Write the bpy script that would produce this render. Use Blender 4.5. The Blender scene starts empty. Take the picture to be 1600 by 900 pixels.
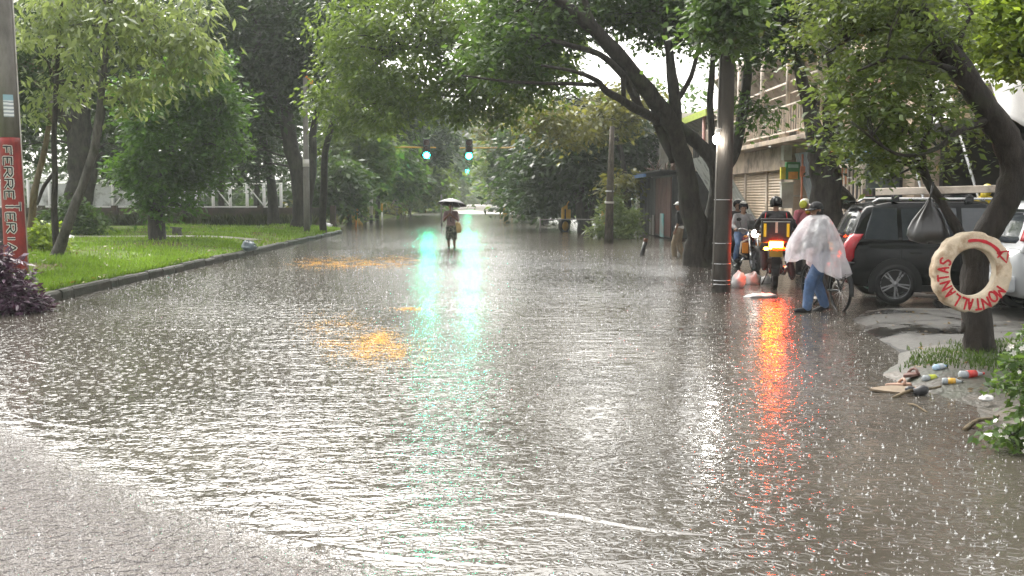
EXPOSURE = 2.15
HAZE = 0.0006
import bpy, bmesh, math, random
import numpy as np
from mathutils import Vector, Matrix, Euler, Quaternion, noise

R_ = math.radians
PI = math.pi
SC = bpy.context.scene
COL = SC.collection
random.seed(7)

# ------------------------------------------------------------------ camera
FPX = 1600.0                      # focal length in photo pixels (1600 x 900)
CAMZ = 1.75
YAW = math.atan(25 / FPX)
PIT = math.atan(142 / FPX)
FW = Vector((math.sin(YAW) * math.cos(PIT), math.cos(YAW) * math.cos(PIT), -math.sin(PIT)))
RT = Vector((math.cos(YAW), -math.sin(YAW), 0))
UP = RT.cross(FW)
CP = Vector((0, 0, CAMZ))

def ray(px, py):
    return FW + RT * ((px - 800) / FPX) + UP * ((450 - py) / FPX)

def P(px, py, Y):
    """World point seen at photo pixel (px, py), at distance Y down the street."""
    r = ray(px, py)
    return CP + r * (Y / r.y)

def G(px, py, z=0.0):
    r = ray(px, py)
    return CP + r * ((z - CAMZ) / r.z)

cam_d = bpy.data.cameras.new("camera")
cam = bpy.data.objects.new("camera", cam_d)
COL.objects.link(cam)
cam.location = CP
cam.rotation_euler = (PI / 2 - PIT, 0, -YAW)
cam_d.sensor_width = 36
cam_d.lens = 36 * FPX / 1600
cam_d.clip_start = 0.05
cam_d.clip_end = 4000
SC.camera = cam

# ------------------------------------------------------------------ mesh builder
class MB:
    def __init__(s):
        s.v = []; s.f = []; s.m = []; s.s = []

    def add(s, vs, fs, mi=0, smooth=False):
        b = len(s.v)
        s.v.extend([tuple(v) for v in vs])
        for f in fs:
            s.f.append([i + b for i in f]); s.m.append(mi); s.s.append(smooth)

    def box(s, c, size, rot=None, mi=0):
        c = Vector(c); hx, hy, hz = size[0] / 2, size[1] / 2, size[2] / 2
        vs = [Vector((x * hx, y * hy, z * hz)) for x in (-1, 1) for y in (-1, 1) for z in (-1, 1)]
        if rot is not None:
            if not isinstance(rot, Matrix):
                rot = Euler(rot).to_matrix()
            vs = [rot @ v for v in vs]
        vs = [v + c for v in vs]
        s.add(vs, [(0, 1, 3, 2), (4, 6, 7, 5), (0, 4, 5, 1), (2, 3, 7, 6), (0, 2, 6, 4), (1, 5, 7, 3)], mi)

    def bar(s, a, b, w, h=None, mi=0):
        a = Vector(a); b = Vector(b); h = h or w
        d = b - a
        q = d.to_track_quat('Y', 'Z').to_matrix()
        s.box((a + b) / 2, (w, d.length, h), q, mi)

    def tube(s, pts, rad, n=10, mi=0, cap=True, smooth=True, wob=0, seed=0, flat=1.0):
        pts = [Vector(p) for p in pts]
        if not hasattr(rad, '__len__'):
            rad = [rad] * len(pts)
        vs = []; fs = []
        t0 = (pts[1] - pts[0]).normalized()
        ref = Vector((0, 0, 1)) if abs(t0.z) < .9 else Vector((0, 1, 0))
        u = t0.cross(ref).normalized()
        for i, p in enumerate(pts):
            if i == 0: t = pts[1] - pts[0]
            elif i == len(pts) - 1: t = pts[-1] - pts[-2]
            else: t = pts[i + 1] - pts[i - 1]
            t.normalize()
            u = (u - t * u.dot(t)).normalized()
            w = t.cross(u)
            for k in range(n):
                a = 2 * PI * k / n
                r = rad[i]
                if wob:
                    r *= 1 + wob * noise.noise(Vector((math.cos(a) * 1.3 + seed, math.sin(a) * 1.3, i * .55 + seed)))
                vs.append(p + u * (math.cos(a) * r) + w * (math.sin(a) * r * flat))
        for i in range(len(pts) - 1):
            for k in range(n):
                a = i * n + k; b = i * n + (k + 1) % n
                fs.append((a, b, b + n, a + n))
        if cap:
            fs.append(tuple(range(n))[::-1])
            fs.append(tuple(range((len(pts) - 1) * n, len(pts) * n)))
        s.add(vs, fs, mi, smooth)

    def ell(s, c, r, rot=None, n=12, m=8, mi=0, smooth=True):
        if not hasattr(r, '__len__'): r = (r, r, r)
        c = Vector(c); vs = []; fs = []
        if rot is not None and not isinstance(rot, Matrix): rot = Euler(rot).to_matrix()
        def T(v):
            v = Vector((v[0] * r[0], v[1] * r[1], v[2] * r[2]))
            if rot is not None: v = rot @ v
            return v + c
        vs.append(T((0, 0, -1)))
        for j in range(1, m):
            t = -PI / 2 + PI * j / m
            for k in range(n):
                a = 2 * PI * k / n
                vs.append(T((math.cos(t) * math.cos(a), math.cos(t) * math.sin(a), math.sin(t))))
        vs.append(T((0, 0, 1)))
        for k in range(n): fs.append((0, 1 + (k + 1) % n, 1 + k))
        for j in range(m - 2):
            for k in range(n):
                a = 1 + j * n + k; b = 1 + j * n + (k + 1) % n
                fs.append((a, b, b + n, a + n))
        L = len(vs) - 1; o = 1 + (m - 2) * n
        for k in range(n): fs.append((o + k, o + (k + 1) % n, L))
        s.add(vs, fs, mi, smooth)

    def lathe(s, prof, n=16, M=None, mi=0, smooth=True, closed=False):
        """prof: (r, z) list, spun about local Z, placed by matrix M."""
        M = M or Matrix.Identity(4)
        vs = []; fs = []
        for r, z in prof:
            for k in range(n):
                a = 2 * PI * k / n
                vs.append(M @ Vector((r * math.cos(a), r * math.sin(a), z)))
        q = len(prof)
        for i in range(q if closed else q - 1):
            for k in range(n):
                a = i * n + k; b = i * n + (k + 1) % n; j = ((i + 1) % q) * n
                fs.append((a, b, j + (k + 1) % n, j + k))
        if not closed:
            if prof[0][0] > 1e-4: fs.append(tuple(range(n))[::-1])
            if prof[-1][0] > 1e-4: fs.append(tuple(range((q - 1) * n, q * n)))
        s.add(vs, fs, mi, smooth)

    def prism(s, poly, ext, mi=0, smooth=False):
        """closed polygon (3D points) extruded by vector ext"""
        ext = Vector(ext); n = len(poly)
        vs = [Vector(p) for p in poly] + [Vector(p) + ext for p in poly]
        fs = [tuple(range(n))[::-1], tuple(range(n, 2 * n))]
        for i in range(n):
            j = (i + 1) % n
            fs.append((i, j, j + n, i + n))
        s.add(vs, fs, mi, smooth)

    def loft(s, rings, mi=0, smooth=True, cap=True, loop=True):
        n = len(rings[0]); vs = [p for r in rings for p in r]; fs = []
        for i in range(len(rings) - 1):
            for k in range(n if loop else n - 1):
                a = i * n + k; b = i * n + (k + 1) % n
                fs.append((a, b, b + n, a + n))
        if cap and loop:
            fs.append(tuple(range(n))[::-1]); fs.append(tuple(range((len(rings) - 1) * n, len(rings) * n)))
        s.add(vs, fs, mi, smooth)

    def build(s, name, mats, parent=None, loc=None, bevel=0, remesh=0, smoothit=0, recalc=True, M=None):
        me = bpy.data.meshes.new(name)
        vs = s.v
        if M is not None:
            vs = [M @ Vector(v) for v in vs]
        me.from_pydata([tuple(v) for v in vs], [], s.f)
        if not isinstance(mats, (list, tuple)): mats = [mats]
        for m in mats: me.materials.append(m)
        me.polygons.foreach_set('material_index', s.m)
        me.polygons.foreach_set('use_smooth', s.s)
        me.update()
        if recalc and len(s.f) < 60000:
            bm = bmesh.new(); bm.from_mesh(me)
            bmesh.ops.recalc_face_normals(bm, faces=bm.faces)
            bm.to_mesh(me); bm.free()
        o = bpy.data.objects.new(name, me)
        COL.objects.link(o)
        if parent: o.parent = parent
        if loc is not None: o.location = loc
        if remesh:
            md = o.modifiers.new('skin', 'REMESH'); md.mode = 'VOXEL'; md.voxel_size = remesh; md.use_smooth_shade = True
            if smoothit:
                sm = o.modifiers.new('soft', 'SMOOTH'); sm.iterations = smoothit; sm.factor = .5
        if bevel:
            b = o.modifiers.new('edge', 'BEVEL'); b.width = bevel; b.segments = 2; b.limit_method = 'ANGLE'; b.angle_limit = R_(35)
        return o

def tag(o, label=None, cat=None, group=None, kind=None):
    if label: o['label'] = label
    if cat: o['category'] = cat
    if group: o['group'] = group
    if kind: o['kind'] = kind
    return o

def thing(name, label, cat, loc=(0, 0, 0), rz=0, group=None, scale=1):
    o = bpy.data.objects.new(name, None)
    COL.objects.link(o)
    o.empty_display_size = .2
    o.location = loc; o.rotation_euler = (0, 0, rz); o.scale = (scale,) * 3
    return tag(o, label, cat, group)

def struct(o):
    o['kind'] = 'structure'; return o

def copy_tree(o, parent=None):
    c = o.copy(); COL.objects.link(c)
    if parent: c.parent = parent
    for ch in list(o.children): copy_tree(ch, c)
    return c

def np_mesh(name, V, Fq, mat, parent=None, nper=4):
    """V: (n,3) array; Fq: (m,nper) int array"""
    me = bpy.data.meshes.new(name)
    me.vertices.add(len(V)); me.vertices.foreach_set('co', np.ascontiguousarray(V, dtype=np.float32).ravel())
    me.loops.add(Fq.size); me.loops.foreach_set('vertex_index', np.ascontiguousarray(Fq, dtype=np.int32).ravel())
    me.polygons.add(len(Fq))
    me.polygons.foreach_set('loop_start', np.arange(0, Fq.size, nper, dtype=np.int32))
    me.polygons.foreach_set('loop_total', np.full(len(Fq), nper, dtype=np.int32))
    me.materials.append(mat)
    me.update(calc_edges=True)
    o = bpy.data.objects.new(name, me); COL.objects.link(o)
    if parent: o.parent = parent
    return o

# ------------------------------------------------------------------ materials
class NT:
    def __init__(s, mat):
        s.t = mat.node_tree; s.n = s.t.nodes
    def __call__(s, typ, ins=None, **kw):
        nd = s.n.new(typ)
        for k, v in kw.items(): setattr(nd, k, v)
        for k, v in (ins or {}).items():
            if isinstance(v, bpy.types.NodeSocket): s.t.links.new(v, nd.inputs[k])
            else: nd.inputs[k].default_value = v
        return nd
    def math(s, op, a, b=None, c=None, clamp=False):
        nd = s.n.new('ShaderNodeMath'); nd.operation = op; nd.use_clamp = clamp
        for i, v in enumerate((a, b, c)):
            if v is None: continue
            if isinstance(v, bpy.types.NodeSocket): s.t.links.new(v, nd.inputs[i])
            else: nd.inputs[i].default_value = v
        return nd.outputs[0]
    def ramp(s, fac, stops):
        nd = s.n.new('ShaderNodeValToRGB'); s.t.links.new(fac, nd.inputs[0])
        e = nd.color_ramp.elements
        while len(e) < len(stops): e.new(.5)
        for i, (p, c) in enumerate(stops):
            e[i].position = p; e[i].color = (*c, 1) if len(c) == 3 else c
        return nd.outputs[0]
    def mix(s, fac, a, b, blend='MIX'):
        nd = s.n.new('ShaderNodeMix'); nd.data_type = 'RGBA'; nd.blend_type = blend
        for i, v in ((0, fac), (6, a), (7, b)):
            if isinstance(v, bpy.types.NodeSocket): s.t.links.new(v, nd.inputs[i])
            else: nd.inputs[i].default_value = v if i == 0 else ((*v, 1) if len(v) == 3 else v)
        return nd.outputs[2]

MATS = {}
def new_mat(name):
    m = bpy.data.materials.new(name); m.use_nodes = True
    m.node_tree.nodes.clear()
    MATS[name] = m
    t = NT(m)
    out = t('ShaderNodeOutputMaterial')
    return m, t, out

def pbr(name, col, rough=.6, metal=0, var=.25, scale=6, bump=0, bscale=40, spec=.3, coat=0, trans=0, emit=None, estr=0, dirt=None, dscale=1.5, stretch=None):
    """Principled with two scales of noise in its colour and a roughness break-up."""
    m, t, out = new_mat(name)
    tc = t('ShaderNodeTexCoord')
    vec = tc.outputs['Object']
    if stretch:
        mp = t('ShaderNodeMapping', {'Vector': vec}); mp.inputs['Scale'].default_value = stretch; vec = mp.outputs[0]
    nz = t('ShaderNodeTexNoise', {'Vector': vec, 'Scale': scale, 'Detail': 5.0, 'Roughness': .6})
    lo = [c * (1 - var) for c in col]; hi = [min(1, c * (1 + var)) for c in col]
    c = t.ramp(nz.outputs[0], [(.3, lo), (.7, hi)])
    if dirt:
        n2 = t('ShaderNodeTexNoise', {'Vector': vec, 'Scale': dscale, 'Detail': 6.0, 'Roughness': .65})
        f = t.ramp(n2.outputs[0], [(.47, (0, 0, 0)), (.66, (1, 1, 1))])
        c = t.mix(f, c, dirt)
    b = t('ShaderNodeBsdfPrincipled', {'Base Color': c, 'Roughness': rough, 'Metallic': metal, 'Specular IOR Level': spec, 'Coat Weight': coat, 'Transmission Weight': trans})
    r = t.math('MULTIPLY_ADD', nz.outputs[0], .3, rough - .15, clamp=True)
    t.t.links.new(r, b.inputs['Roughness'])
    if emit:
        b.inputs['Emission Color'].default_value = (*emit, 1); b.inputs['Emission Strength'].default_value = estr
    if bump:
        n3 = t('ShaderNodeTexNoise', {'Vector': vec, 'Scale': bscale, 'Detail': 4.0})
        bp = t('ShaderNodeBump', {'Height': n3.outputs[0], 'Strength': min(1, bump), 'Distance': .02})
        t.t.links.new(bp.outputs[0], b.inputs['Normal'])
    t.t.links.new(b.outputs[0], out.inputs[0])
    return m

def leafmat(name, dark, mid, light, trans=.42, vscale=.7):
    m, t, out = new_mat(name)
    g = t('ShaderNodeNewGeometry')
    tc = t('ShaderNodeTexCoord')
    nz = t('ShaderNodeTexNoise', {'Vector': tc.outputs['Object'], 'Scale': vscale, 'Detail': 3.0})
    f = t.math('MULTIPLY_ADD', g.outputs['Random Per Island'], .45, t.math('MULTIPLY_ADD', nz.outputs[0], 1.3, -.38))
    c = t.ramp(f, [(.1, dark), (.5, mid), (.92, light)])
    d = t('ShaderNodeBsdfPrincipled', {'Base Color': c, 'Roughness': .45, 'Specular IOR Level': .22})
    tr = t('ShaderNodeBsdfTranslucent', {'Color': t.mix(.5, c, [min(1, light[0] * 1.5), min(1, light[1] * 1.5), light[2]])})
    mx = t('ShaderNodeMixShader', {0: trans}); t.t.links.new(d.outputs[0], mx.inputs[1]); t.t.links.new(tr.outputs[0], mx.inputs[2])
    t.t.links.new(mx.outputs[0], out.inputs[0])
    return m

def emis(name, col, strength):
    m, t, out = new_mat(name)
    e = t('ShaderNodeEmission', {'Color': (*col, 1), 'Strength': strength})
    t.t.links.new(e.outputs[0], out.inputs[0])
    return m

def barkmat(name, dark, light, sc=9):
    m, t, out = new_mat(name)
    tc = t('ShaderNodeTexCoord')
    mp = t('ShaderNodeMapping', {'Vector': tc.outputs['Object']}); mp.inputs['Scale'].default_value = (1, 1, .3)
    nz = t('ShaderNodeTexNoise', {'Vector': mp.outputs[0], 'Scale': sc, 'Detail': 8.0, 'Roughness': .7})
    n2 = t('ShaderNodeTexNoise', {'Vector': tc.outputs['Object'], 'Scale': 1.7, 'Detail': 4.0})
    c = t.ramp(nz.outputs[0], [(.32, dark), (.68, light)])
    c = t.mix(t.ramp(n2.outputs[0], [(.55, (0, 0, 0)), (.72, (.55, .55, .55))]), c, (.05, .06, .03))
    b = t('ShaderNodeBsdfPrincipled', {'Base Color': c, 'Roughness': .65, 'Specular IOR Level': .15})
    bp = t('ShaderNodeBump', {'Height': nz.outputs[0], 'Strength': .9, 'Distance': .05})
    t.t.links.new(bp.outputs[0], b.inputs['Normal']); t.t.links.new(b.outputs[0], out.inputs[0])
    return m

BARK_D = barkmat('bark_dark', (.009, .008, .007), (.052, .045, .037))
BARK_M = barkmat('bark_brown', (.008, .007, .006), (.045, .036, .030))
BARK_G = barkmat('bark_grey', (.03, .028, .024), (.12, .113, .10))
BARK_T = barkmat('bark_tan', (.05, .038, .02), (.17, .13, .08))
LF_DARK = leafmat('leaf_dark', (.007, .015, .006), (.018, .036, .011), (.048, .085, .022))
LF_MID = leafmat('leaf_mid', (.011, .025, .008), (.030, .066, .014), (.085, .145, .028))
LF_BRIGHT = leafmat('leaf_bright', (.014, .042, .007), (.040, .105, .014), (.105, .20, .025))
LF_PALE = leafmat('leaf_pale', (.035, .06, .018), (.10, .145, .045), (.24, .29, .11))
LF_LIME = leafmat('leaf_lime', (.05, .09, .012), (.13, .21, .022), (.28, .36, .04))
LF_OLIVE = leafmat('leaf_olive', (.03, .04, .012), (.085, .10, .024), (.19, .18, .04))
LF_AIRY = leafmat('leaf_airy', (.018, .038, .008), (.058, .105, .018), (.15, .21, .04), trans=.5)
LF_MIST = leafmat('leaf_mist', (.05, .075, .04), (.10, .14, .075), (.17, .21, .11), trans=.45)  # farthest leaves paled: rain haze put into their colour
LF_PURPLE = leafmat('leaf_purple', (.012, .006, .012), (.05, .022, .045), (.14, .07, .12), trans=.15)
# ------------------------------------------------------------------ light
SUN_EL, SUN_AZ = R_(48), R_(-20)      # high in front of the camera, behind the clouds
wd = bpy.data.worlds.new("World"); SC.world = wd; wd.use_nodes = True
t = NT(wd); t.n.clear()
sky = t('ShaderNodeTexSky'); sky.sky_type = 'NISHITA'; sky.sun_disc = False
sky.sun_elevation = SUN_EL; sky.sun_rotation = SUN_AZ
sky.air_density = 1.0; sky.dust_density = 6.0; sky.ozone_density = 1.0
hs = t('ShaderNodeHueSaturation', {'Saturation': .12, 'Color': sky.outputs[0]})
warm = t.mix(1.0, hs.outputs[0], (1.0, .985, .95), 'MULTIPLY')
bg = t('ShaderNodeBackground', {'Color': warm, 'Strength': .15})
wo = t('ShaderNodeOutputWorld'); t.t.links.new(bg.outputs[0], wo.inputs[0])

sl = bpy.data.lights.new("sun", 'SUN'); sl.energy = 0.5; sl.angle = R_(40); sl.color = (1, .96, .88)
so = bpy.data.objects.new("sun", sl); COL.objects.link(so)
sd = Vector((math.sin(SUN_AZ) * math.cos(SUN_EL), math.cos(SUN_AZ) * math.cos(SUN_EL), math.sin(SUN_EL)))
so.rotation_euler = (-sd).to_track_quat('-Z', 'Y').to_euler(); so.location = sd * 60

SC.view_settings.view_transform = 'Standard'; SC.view_settings.look = 'None'
SC.view_settings.exposure = EXPOSURE; SC.view_settings.gamma = 1; SC.view_settings.use_curve_mapping = False
cy = SC.cycles
cy.use_denoising = True
try: cy.denoiser = 'OPENIMAGEDENOISE'
except Exception: pass
cy.max_bounces = 7; cy.diffuse_bounces = 3; cy.glossy_bounces = 3; cy.transmission_bounces = 4; cy.transparent_max_bounces = 8
cy.volume_bounces = 1; cy.caustics_reflective = False; cy.caustics_refractive = False
cy.sample_clamp_indirect = 6; cy.use_adaptive_sampling = True; cy.adaptive_threshold = .02
cy.volume_step_rate = 4

# ------------------------------------------------------------------ haze (falling rain in the air)
def make_haze():
    m, t, out = new_mat('rain_haze')
    v = t('ShaderNodeVolumePrincipled', {'Color': (.90, .96, .93, 1), 'Density': HAZE, 'Anisotropy': .1})
    t.t.links.new(v.outputs[0], out.inputs['Volume'])
    b = MB(); b.box((0, 170, 12), (640, 560, 26.6))
    o = b.build('haze', m); o['kind'] = 'stuff'
    tag(o, 'thin grey rain haze filling the street between the trees', 'haze')
if HAZE > 0: make_haze()

# ------------------------------------------------------------------ ground + water
def groundmat():
    m, t, out = new_mat('soil')
    tc = t('ShaderNodeTexCoord')
    nz = t('ShaderNodeTexNoise', {'Vector': tc.outputs['Object'], 'Scale': .8, 'Detail': 8.0})
    c = t.ramp(nz.outputs[0], [(.35, (.045, .038, .026)), (.65, (.10, .085, .06))])
    b = t('ShaderNodeBsdfPrincipled', {'Base Color': c, 'Roughness': .85, 'Specular IOR Level': .1})
    t.t.links.new(b.outputs[0], out.inputs[0]); return m
b = MB(); b.add([(-300, -90, -.35), (300, -90, -.35), (300, 430, -.35), (-300, 430, -.35)], [(0, 1, 2, 3)])
struct(b.build('ground', groundmat()))
ASPH = pbr('asphalt', (.05, .05, .05), .7, var=.3, scale=30)
b = MB(); b.add([(-7.5, -60, -.16), (6.2, -60, -.16), (6.2, 400, -.16), (-7.5, 400, -.16)], [(0, 1, 2, 3)])
struct(b.build('road', ASPH))

def watermat():
    m, t, out = new_mat('flood_water')
    tc = t('ShaderNodeTexCoord'); pos = tc.outputs['Object']
    sep = t('ShaderNodeSeparateXYZ', {'Vector': pos})
    # chop: short waves, a finer wrinkle, and slow swells that vary the roughness of patches
    wig = t('ShaderNodeMapping', {'Vector': pos}); wig.inputs['Scale'].default_value = (.55, 1, 1)
    n1 = t('ShaderNodeTexNoise', {'Vector': wig.outputs[0], 'Scale': 4.2, 'Detail': 3.5, 'Roughness': .6}, noise_dimensions='2D')
    n2 = t('ShaderNodeTexNoise', {'Vector': pos, 'Scale': 15.0, 'Detail': 2.0}, noise_dimensions='2D')
    patch = t('ShaderNodeTexNoise', {'Vector': pos, 'Scale': .22, 'Detail': 3.0}, noise_dimensions='2D')
    calm = t('ShaderNodeMapRange', {'Value': patch.outputs[0], 'From Min': .35, 'From Max': .65, 'To Min': .35, 'To Max': 1.35})
    h = t.math('MULTIPLY_ADD', n1.outputs[0], .022, t.math('MULTIPLY', n2.outputs[0], .0052))
    h = t.math('MULTIPLY', h, calm.outputs[0])
    # rings round rain drops: one drop per Voronoi cell, every ring at its own age
    for sc, amp, k in ((4.5, .0030, 13.0), (8.5, .0030, 9.0), (2.9, .0016, 16.0)):
        vo = t('ShaderNodeTexVoronoi', {'Vector': pos, 'Scale': sc, 'Randomness': 1.0}, voronoi_dimensions='2D')
        sc3 = t('ShaderNodeSeparateColor', {'Color': vo.outputs['Color']})
        r = t.math('MULTIPLY', sc3.outputs[0], .42)
        dr = t.math('MULTIPLY', t.math('SUBTRACT', vo.outputs['Distance'], r), k)
        g = t.math('EXPONENT', t.math('MULTIPLY', t.math('MULTIPLY', dr, dr), -1.0))
        wob = t.math('COSINE', t.math('MULTIPLY', dr, 2.4))
        a = t.math('MULTIPLY_ADD', sc3.outputs[0], -amp * .8, amp)
        h = t.math('ADD', h, t.math('MULTIPLY', t.math('MULTIPLY', g, wob), a))
    bp = t('ShaderNodeBump', {'Height': h, 'Strength': 1.0, 'Distance': 1.0})
    # shallow silty water over the pavement nearest the camera's left: paler and more wrinkled
    e = t.math('MULTIPLY_ADD', sep.outputs[0], -1.0, t.math('MULTIPLY_ADD', sep.outputs[1], -.95, 3.55))
    ee = t.math('MULTIPLY_ADD', n1.outputs[0], .5, t.math('MULTIPLY_ADD', patch.outputs[0], 1.2, t.math('ADD', e, -.85)))
    sh = t('ShaderNodeMapRange', {'Value': ee, 'From Min': -.35, 'From Max': .45})
    n3 = t('ShaderNodeTexNoise', {'Vector': pos, 'Scale': 17.0, 'Detail': 3.0, 'Roughness': .55}, noise_dimensions='2D')
    bp2 = t('ShaderNodeBump', {'Height': t.math('MULTIPLY', n3.outputs[0], sh.outputs[0]), 'Strength': 1.0, 'Distance': .13, 'Normal': bp.outputs[0]})
    mud = t('ShaderNodeTexNoise', {'Vector': pos, 'Scale': .5, 'Detail': 5.0}, noise_dimensions='2D')
    col = t.ramp(mud.outputs[0], [(.3, (.036, .031, .025)), (.7, (.058, .051, .042))])
    col = t.mix(sh.outputs[0], col, (.17, .153, .146))
    w = t('ShaderNodeBsdfPrincipled', {'Base Color': col, 'Roughness': .12, 'IOR': 1.34, 'Specular IOR Level': .5, 'Normal': bp2.outputs[0]})
    t.t.links.new(w.outputs[0], out.inputs[0])
    return m
WATER = watermat()
b = MB(); b.add([(-300, -90, 0), (300, -90, 0), (300, 430, 0), (-300, 430, 0)], [(0, 1, 2, 3)])
struct(b.build('water', WATER))

def smooth_path(pts, k=6):
    pts = [Vector(p) for p in pts]; out = []
    n = len(pts)
    for i in range(n - 1):
        p0 = pts[max(i - 1, 0)]; p1 = pts[i]; p2 = pts[i + 1]; p3 = pts[min(i + 2, n - 1)]
        for j in range(k):
            s = j / k
            out.append(.5 * ((2 * p1) + (p2 - p0) * s + (2 * p0 - 5 * p1 + 4 * p2 - p3) * s * s + (3 * p1 - p0 - 3 * p2 + p3) * s ** 3))
    out.append(pts[-1]); return out

# low wave crests that run across the flooded street (wake of passing traffic)
b = MB()
for line, h in (([(270, 800), (340, 820), (470, 848), (600, 868), (740, 880), (860, 884)], .013), ([(300, 755), (420, 772), (560, 800), (680, 806)], .006),
                ([(820, 795), (900, 806), (1010, 826), (1120, 836)], .011), ([(0, 640), (60, 658), (150, 670)], .008), ([(380, 862), (450, 880), (540, 905)], .008),
                ([(130, 512), (240, 515), (370, 514), (420, 516)], .008), ([(0, 556), (70, 568), (150, 585)], .007), ([(520, 692), (640, 712), (720, 708)], .006)):
    c = smooth_path([G(x, y) for x, y in line], 8); n = len(c)
    rings = []
    for i, p in enumerate(c):
        f = math.sin(PI * (i + .3) / (n - .4)) ** .6 * (0.75 + .4 * noise.noise(p * 2.1))
        tn = (c[min(i + 1, n - 1)] - c[max(i - 1, 0)]).normalized(); sd_ = Vector((tn.y, -tn.x, 0))
        w = .05 + .9 * h
        rings.append([p + sd_ * (w * u) + Vector((0, 0, -.002 + h * f * math.exp(-(u * 1.9) ** 2))) for u in (-1, -.75, -.5, -.3, -.15, 0, .15, .3, .5, .75, 1)])
    b.loft(rings, cap=False, loop=False)
tag(b.build('wave_crest', WATER, recalc=False), 'low wave crests running across the brown flood water', 'waves', kind='stuff')

# splashes of the rain on the water
def splashes():
    rng = np.random.default_rng(5)
    Vs = []; Fs = []; nb = 0
    ang = np.arange(6) / 6 * 2 * PI
    c6, s6 = np.cos(ang), np.sin(ang)
    N = 16500
    for i in range(N):
        Y = 3.3 * (34 / 3.3) ** rng.random()
        lo, hi = max(-7.4, -.53 * Y), min(5.2, .53 * Y)
        X = lo + (hi - lo) * rng.random()
        big = rng.random() ** 3
        s = (.42 + .75 * big) * (.6 + .012 * Y)
        hgt = (.009 + .020 * rng.random() ** 2) * s
        rad = (.0035 + .004 * rng.random()) * s
        lean = rng.normal(0, .25, 2) * hgt
        prof = [(rad * 2.3, -.001), (rad * 1.0, hgt * .3), (rad * .55, hgt * .7), (rad * .9, hgt * .95), (rad * .1, hgt * 1.25)]
        for r, z in prof:
            k = max(0, z / hgt)
            Vs.append(np.stack([X + lean[0] * k + r * c6, Y + lean[1] * k + r * s6, np.full(6, z)], 1))
        for j in range(4):
            a = nb + j * 6 + np.arange(6); b_ = nb + j * 6 + (np.arange(6) + 1) % 6
            Fs.append(np.stack([a, b_, b_ + 6, a + 6], 1))
        nb += 30
    m, t, out = new_mat('splash_water')
    w = t('ShaderNodeBsdfPrincipled', {'Base Color': (.38, .38, .37, 1), 'Roughness': .12, 'IOR': 1.34})  # sky light refracted by the drops is put into the pale base
    t.t.links.new(w.outputs[0], out.inputs[0])
    o = np_mesh('rain_splash', np.concatenate(Vs), np.concatenate(Fs), m)
    o.data.polygons.foreach_set('use_smooth', np.ones(len(o.data.polygons), dtype=bool))
    tag(o, 'tiny splashes of rain drops jumping off the flood water', 'splashes', kind='stuff')
splashes()

# ------------------------------------------------------------------ left verge, kerb, path
KX = -7.45
def kerb_x(Y): return KX + .03 * math.sin(Y * .7)
def lawn_z(X, Y):
    d = max(0, -7.7 - X)
    e = max(0, min(1, (53.0 - Y) / 1.2))
    return (.16 + .17 * min(1, d / 2.2)) * e - .1 * (1 - e) + .025 * noise.noise(Vector((X * .5, Y * .5, 0)))
def lawnmat():
    m, t, out = new_mat('lawn_soil')
    tc = t('ShaderNodeTexCoord')
    nz = t('ShaderNodeTexNoise', {'Vector': tc.outputs['Object'], 'Scale': .45, 'Detail': 6.0})
    n2 = t('ShaderNodeTexNoise', {'Vector': tc.outputs['Object'], 'Scale': 18.0, 'Detail': 5.0})
    c = t.ramp(nz.outputs[0], [(.38, (.085, .062, .03)), (.47, (.075, .10, .02)), (.7, (.11, .18, .025))])
    c = t.mix(t.ramp(n2.outputs[0], [(.4, (0, 0, 0)), (.7, (.7, .7, .7))]), c, (.05, .085, .016))
    bp = t('ShaderNodeBump', {'Height': n2.outputs[0], 'Strength': .8, 'Distance': .05})
    b = t('ShaderNodeBsdfPrincipled', {'Base Color': c, 'Roughness': .85, 'Specular IOR Level': .05, 'Normal': bp.outputs[0]})
    t.t.links.new(b.outputs[0], out.inputs[0]); return m
LAWN = lawnmat()
def tip(Y):          # the verge narrows to a rounded tip at the side street
    return KX - .12 - (0 if Y < 49.5 else ((Y - 49.5) / 4.0) ** 2.4 * 3.0)
b = MB(); rows = []
ys = np.concatenate([np.arange(-6, 48, 1.0), np.arange(48, 53.7, .3)])
for Y in ys:
    x0 = tip(Y); row = []
    for u in np.concatenate([np.linspace(0, 6, 13), np.linspace(7, 60, 20)]):
        row.append(Vector((x0 - u, Y, lawn_z(x0 - u, Y))))
    rows.append(row)
b.loft(rows, cap=False, loop=False)
struct(b.build('lawn', LAWN))
KERB = pbr('kerb_concrete', (.045, .042, .035), .6, var=.35, scale=5, bump=.7, bscale=30, dirt=(.025, .027, .018), dscale=1.2, spec=.12)
b = MB(); kr = random.Random(21); Y = -6.0
while Y < 53.4:
    ln = kr.uniform(.75, 1.05) if Y < 48 else .3
    if kr.random() < .05: ln *= .5
    dz, dx, sk = kr.uniform(-.018, .012), kr.uniform(-.012, .012), kr.uniform(-.012, .012); rings = []
    for i in range(5):
        y = Y + (ln - .018) * i / 4
        x0 = tip(y) + .12 + dx + sk * (i / 4 - .5); w = .16; j = .012 * noise.noise(Vector((0, y * 6, 0))) + .01 * noise.noise(Vector((3, y * 17, 0)))
        e = max(0, min(1, (53.4 - y) / 1.0)); zt = (.165 + dz) * e - .06 * (1 - e) + j
        rings.append([Vector((x0, y, -.3)), Vector((x0 - .012 + j, y, zt - .045)), Vector((x0 - .035 - abs(j), y, zt - .008)), Vector((x0 - .06, y, zt)), Vector((x0 - w, y, zt + .004)), Vector((x0 - w, y, -.3))])
    b.loft(rings, smooth=False); Y += ln
struct(b.build('kerb', KERB))
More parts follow.
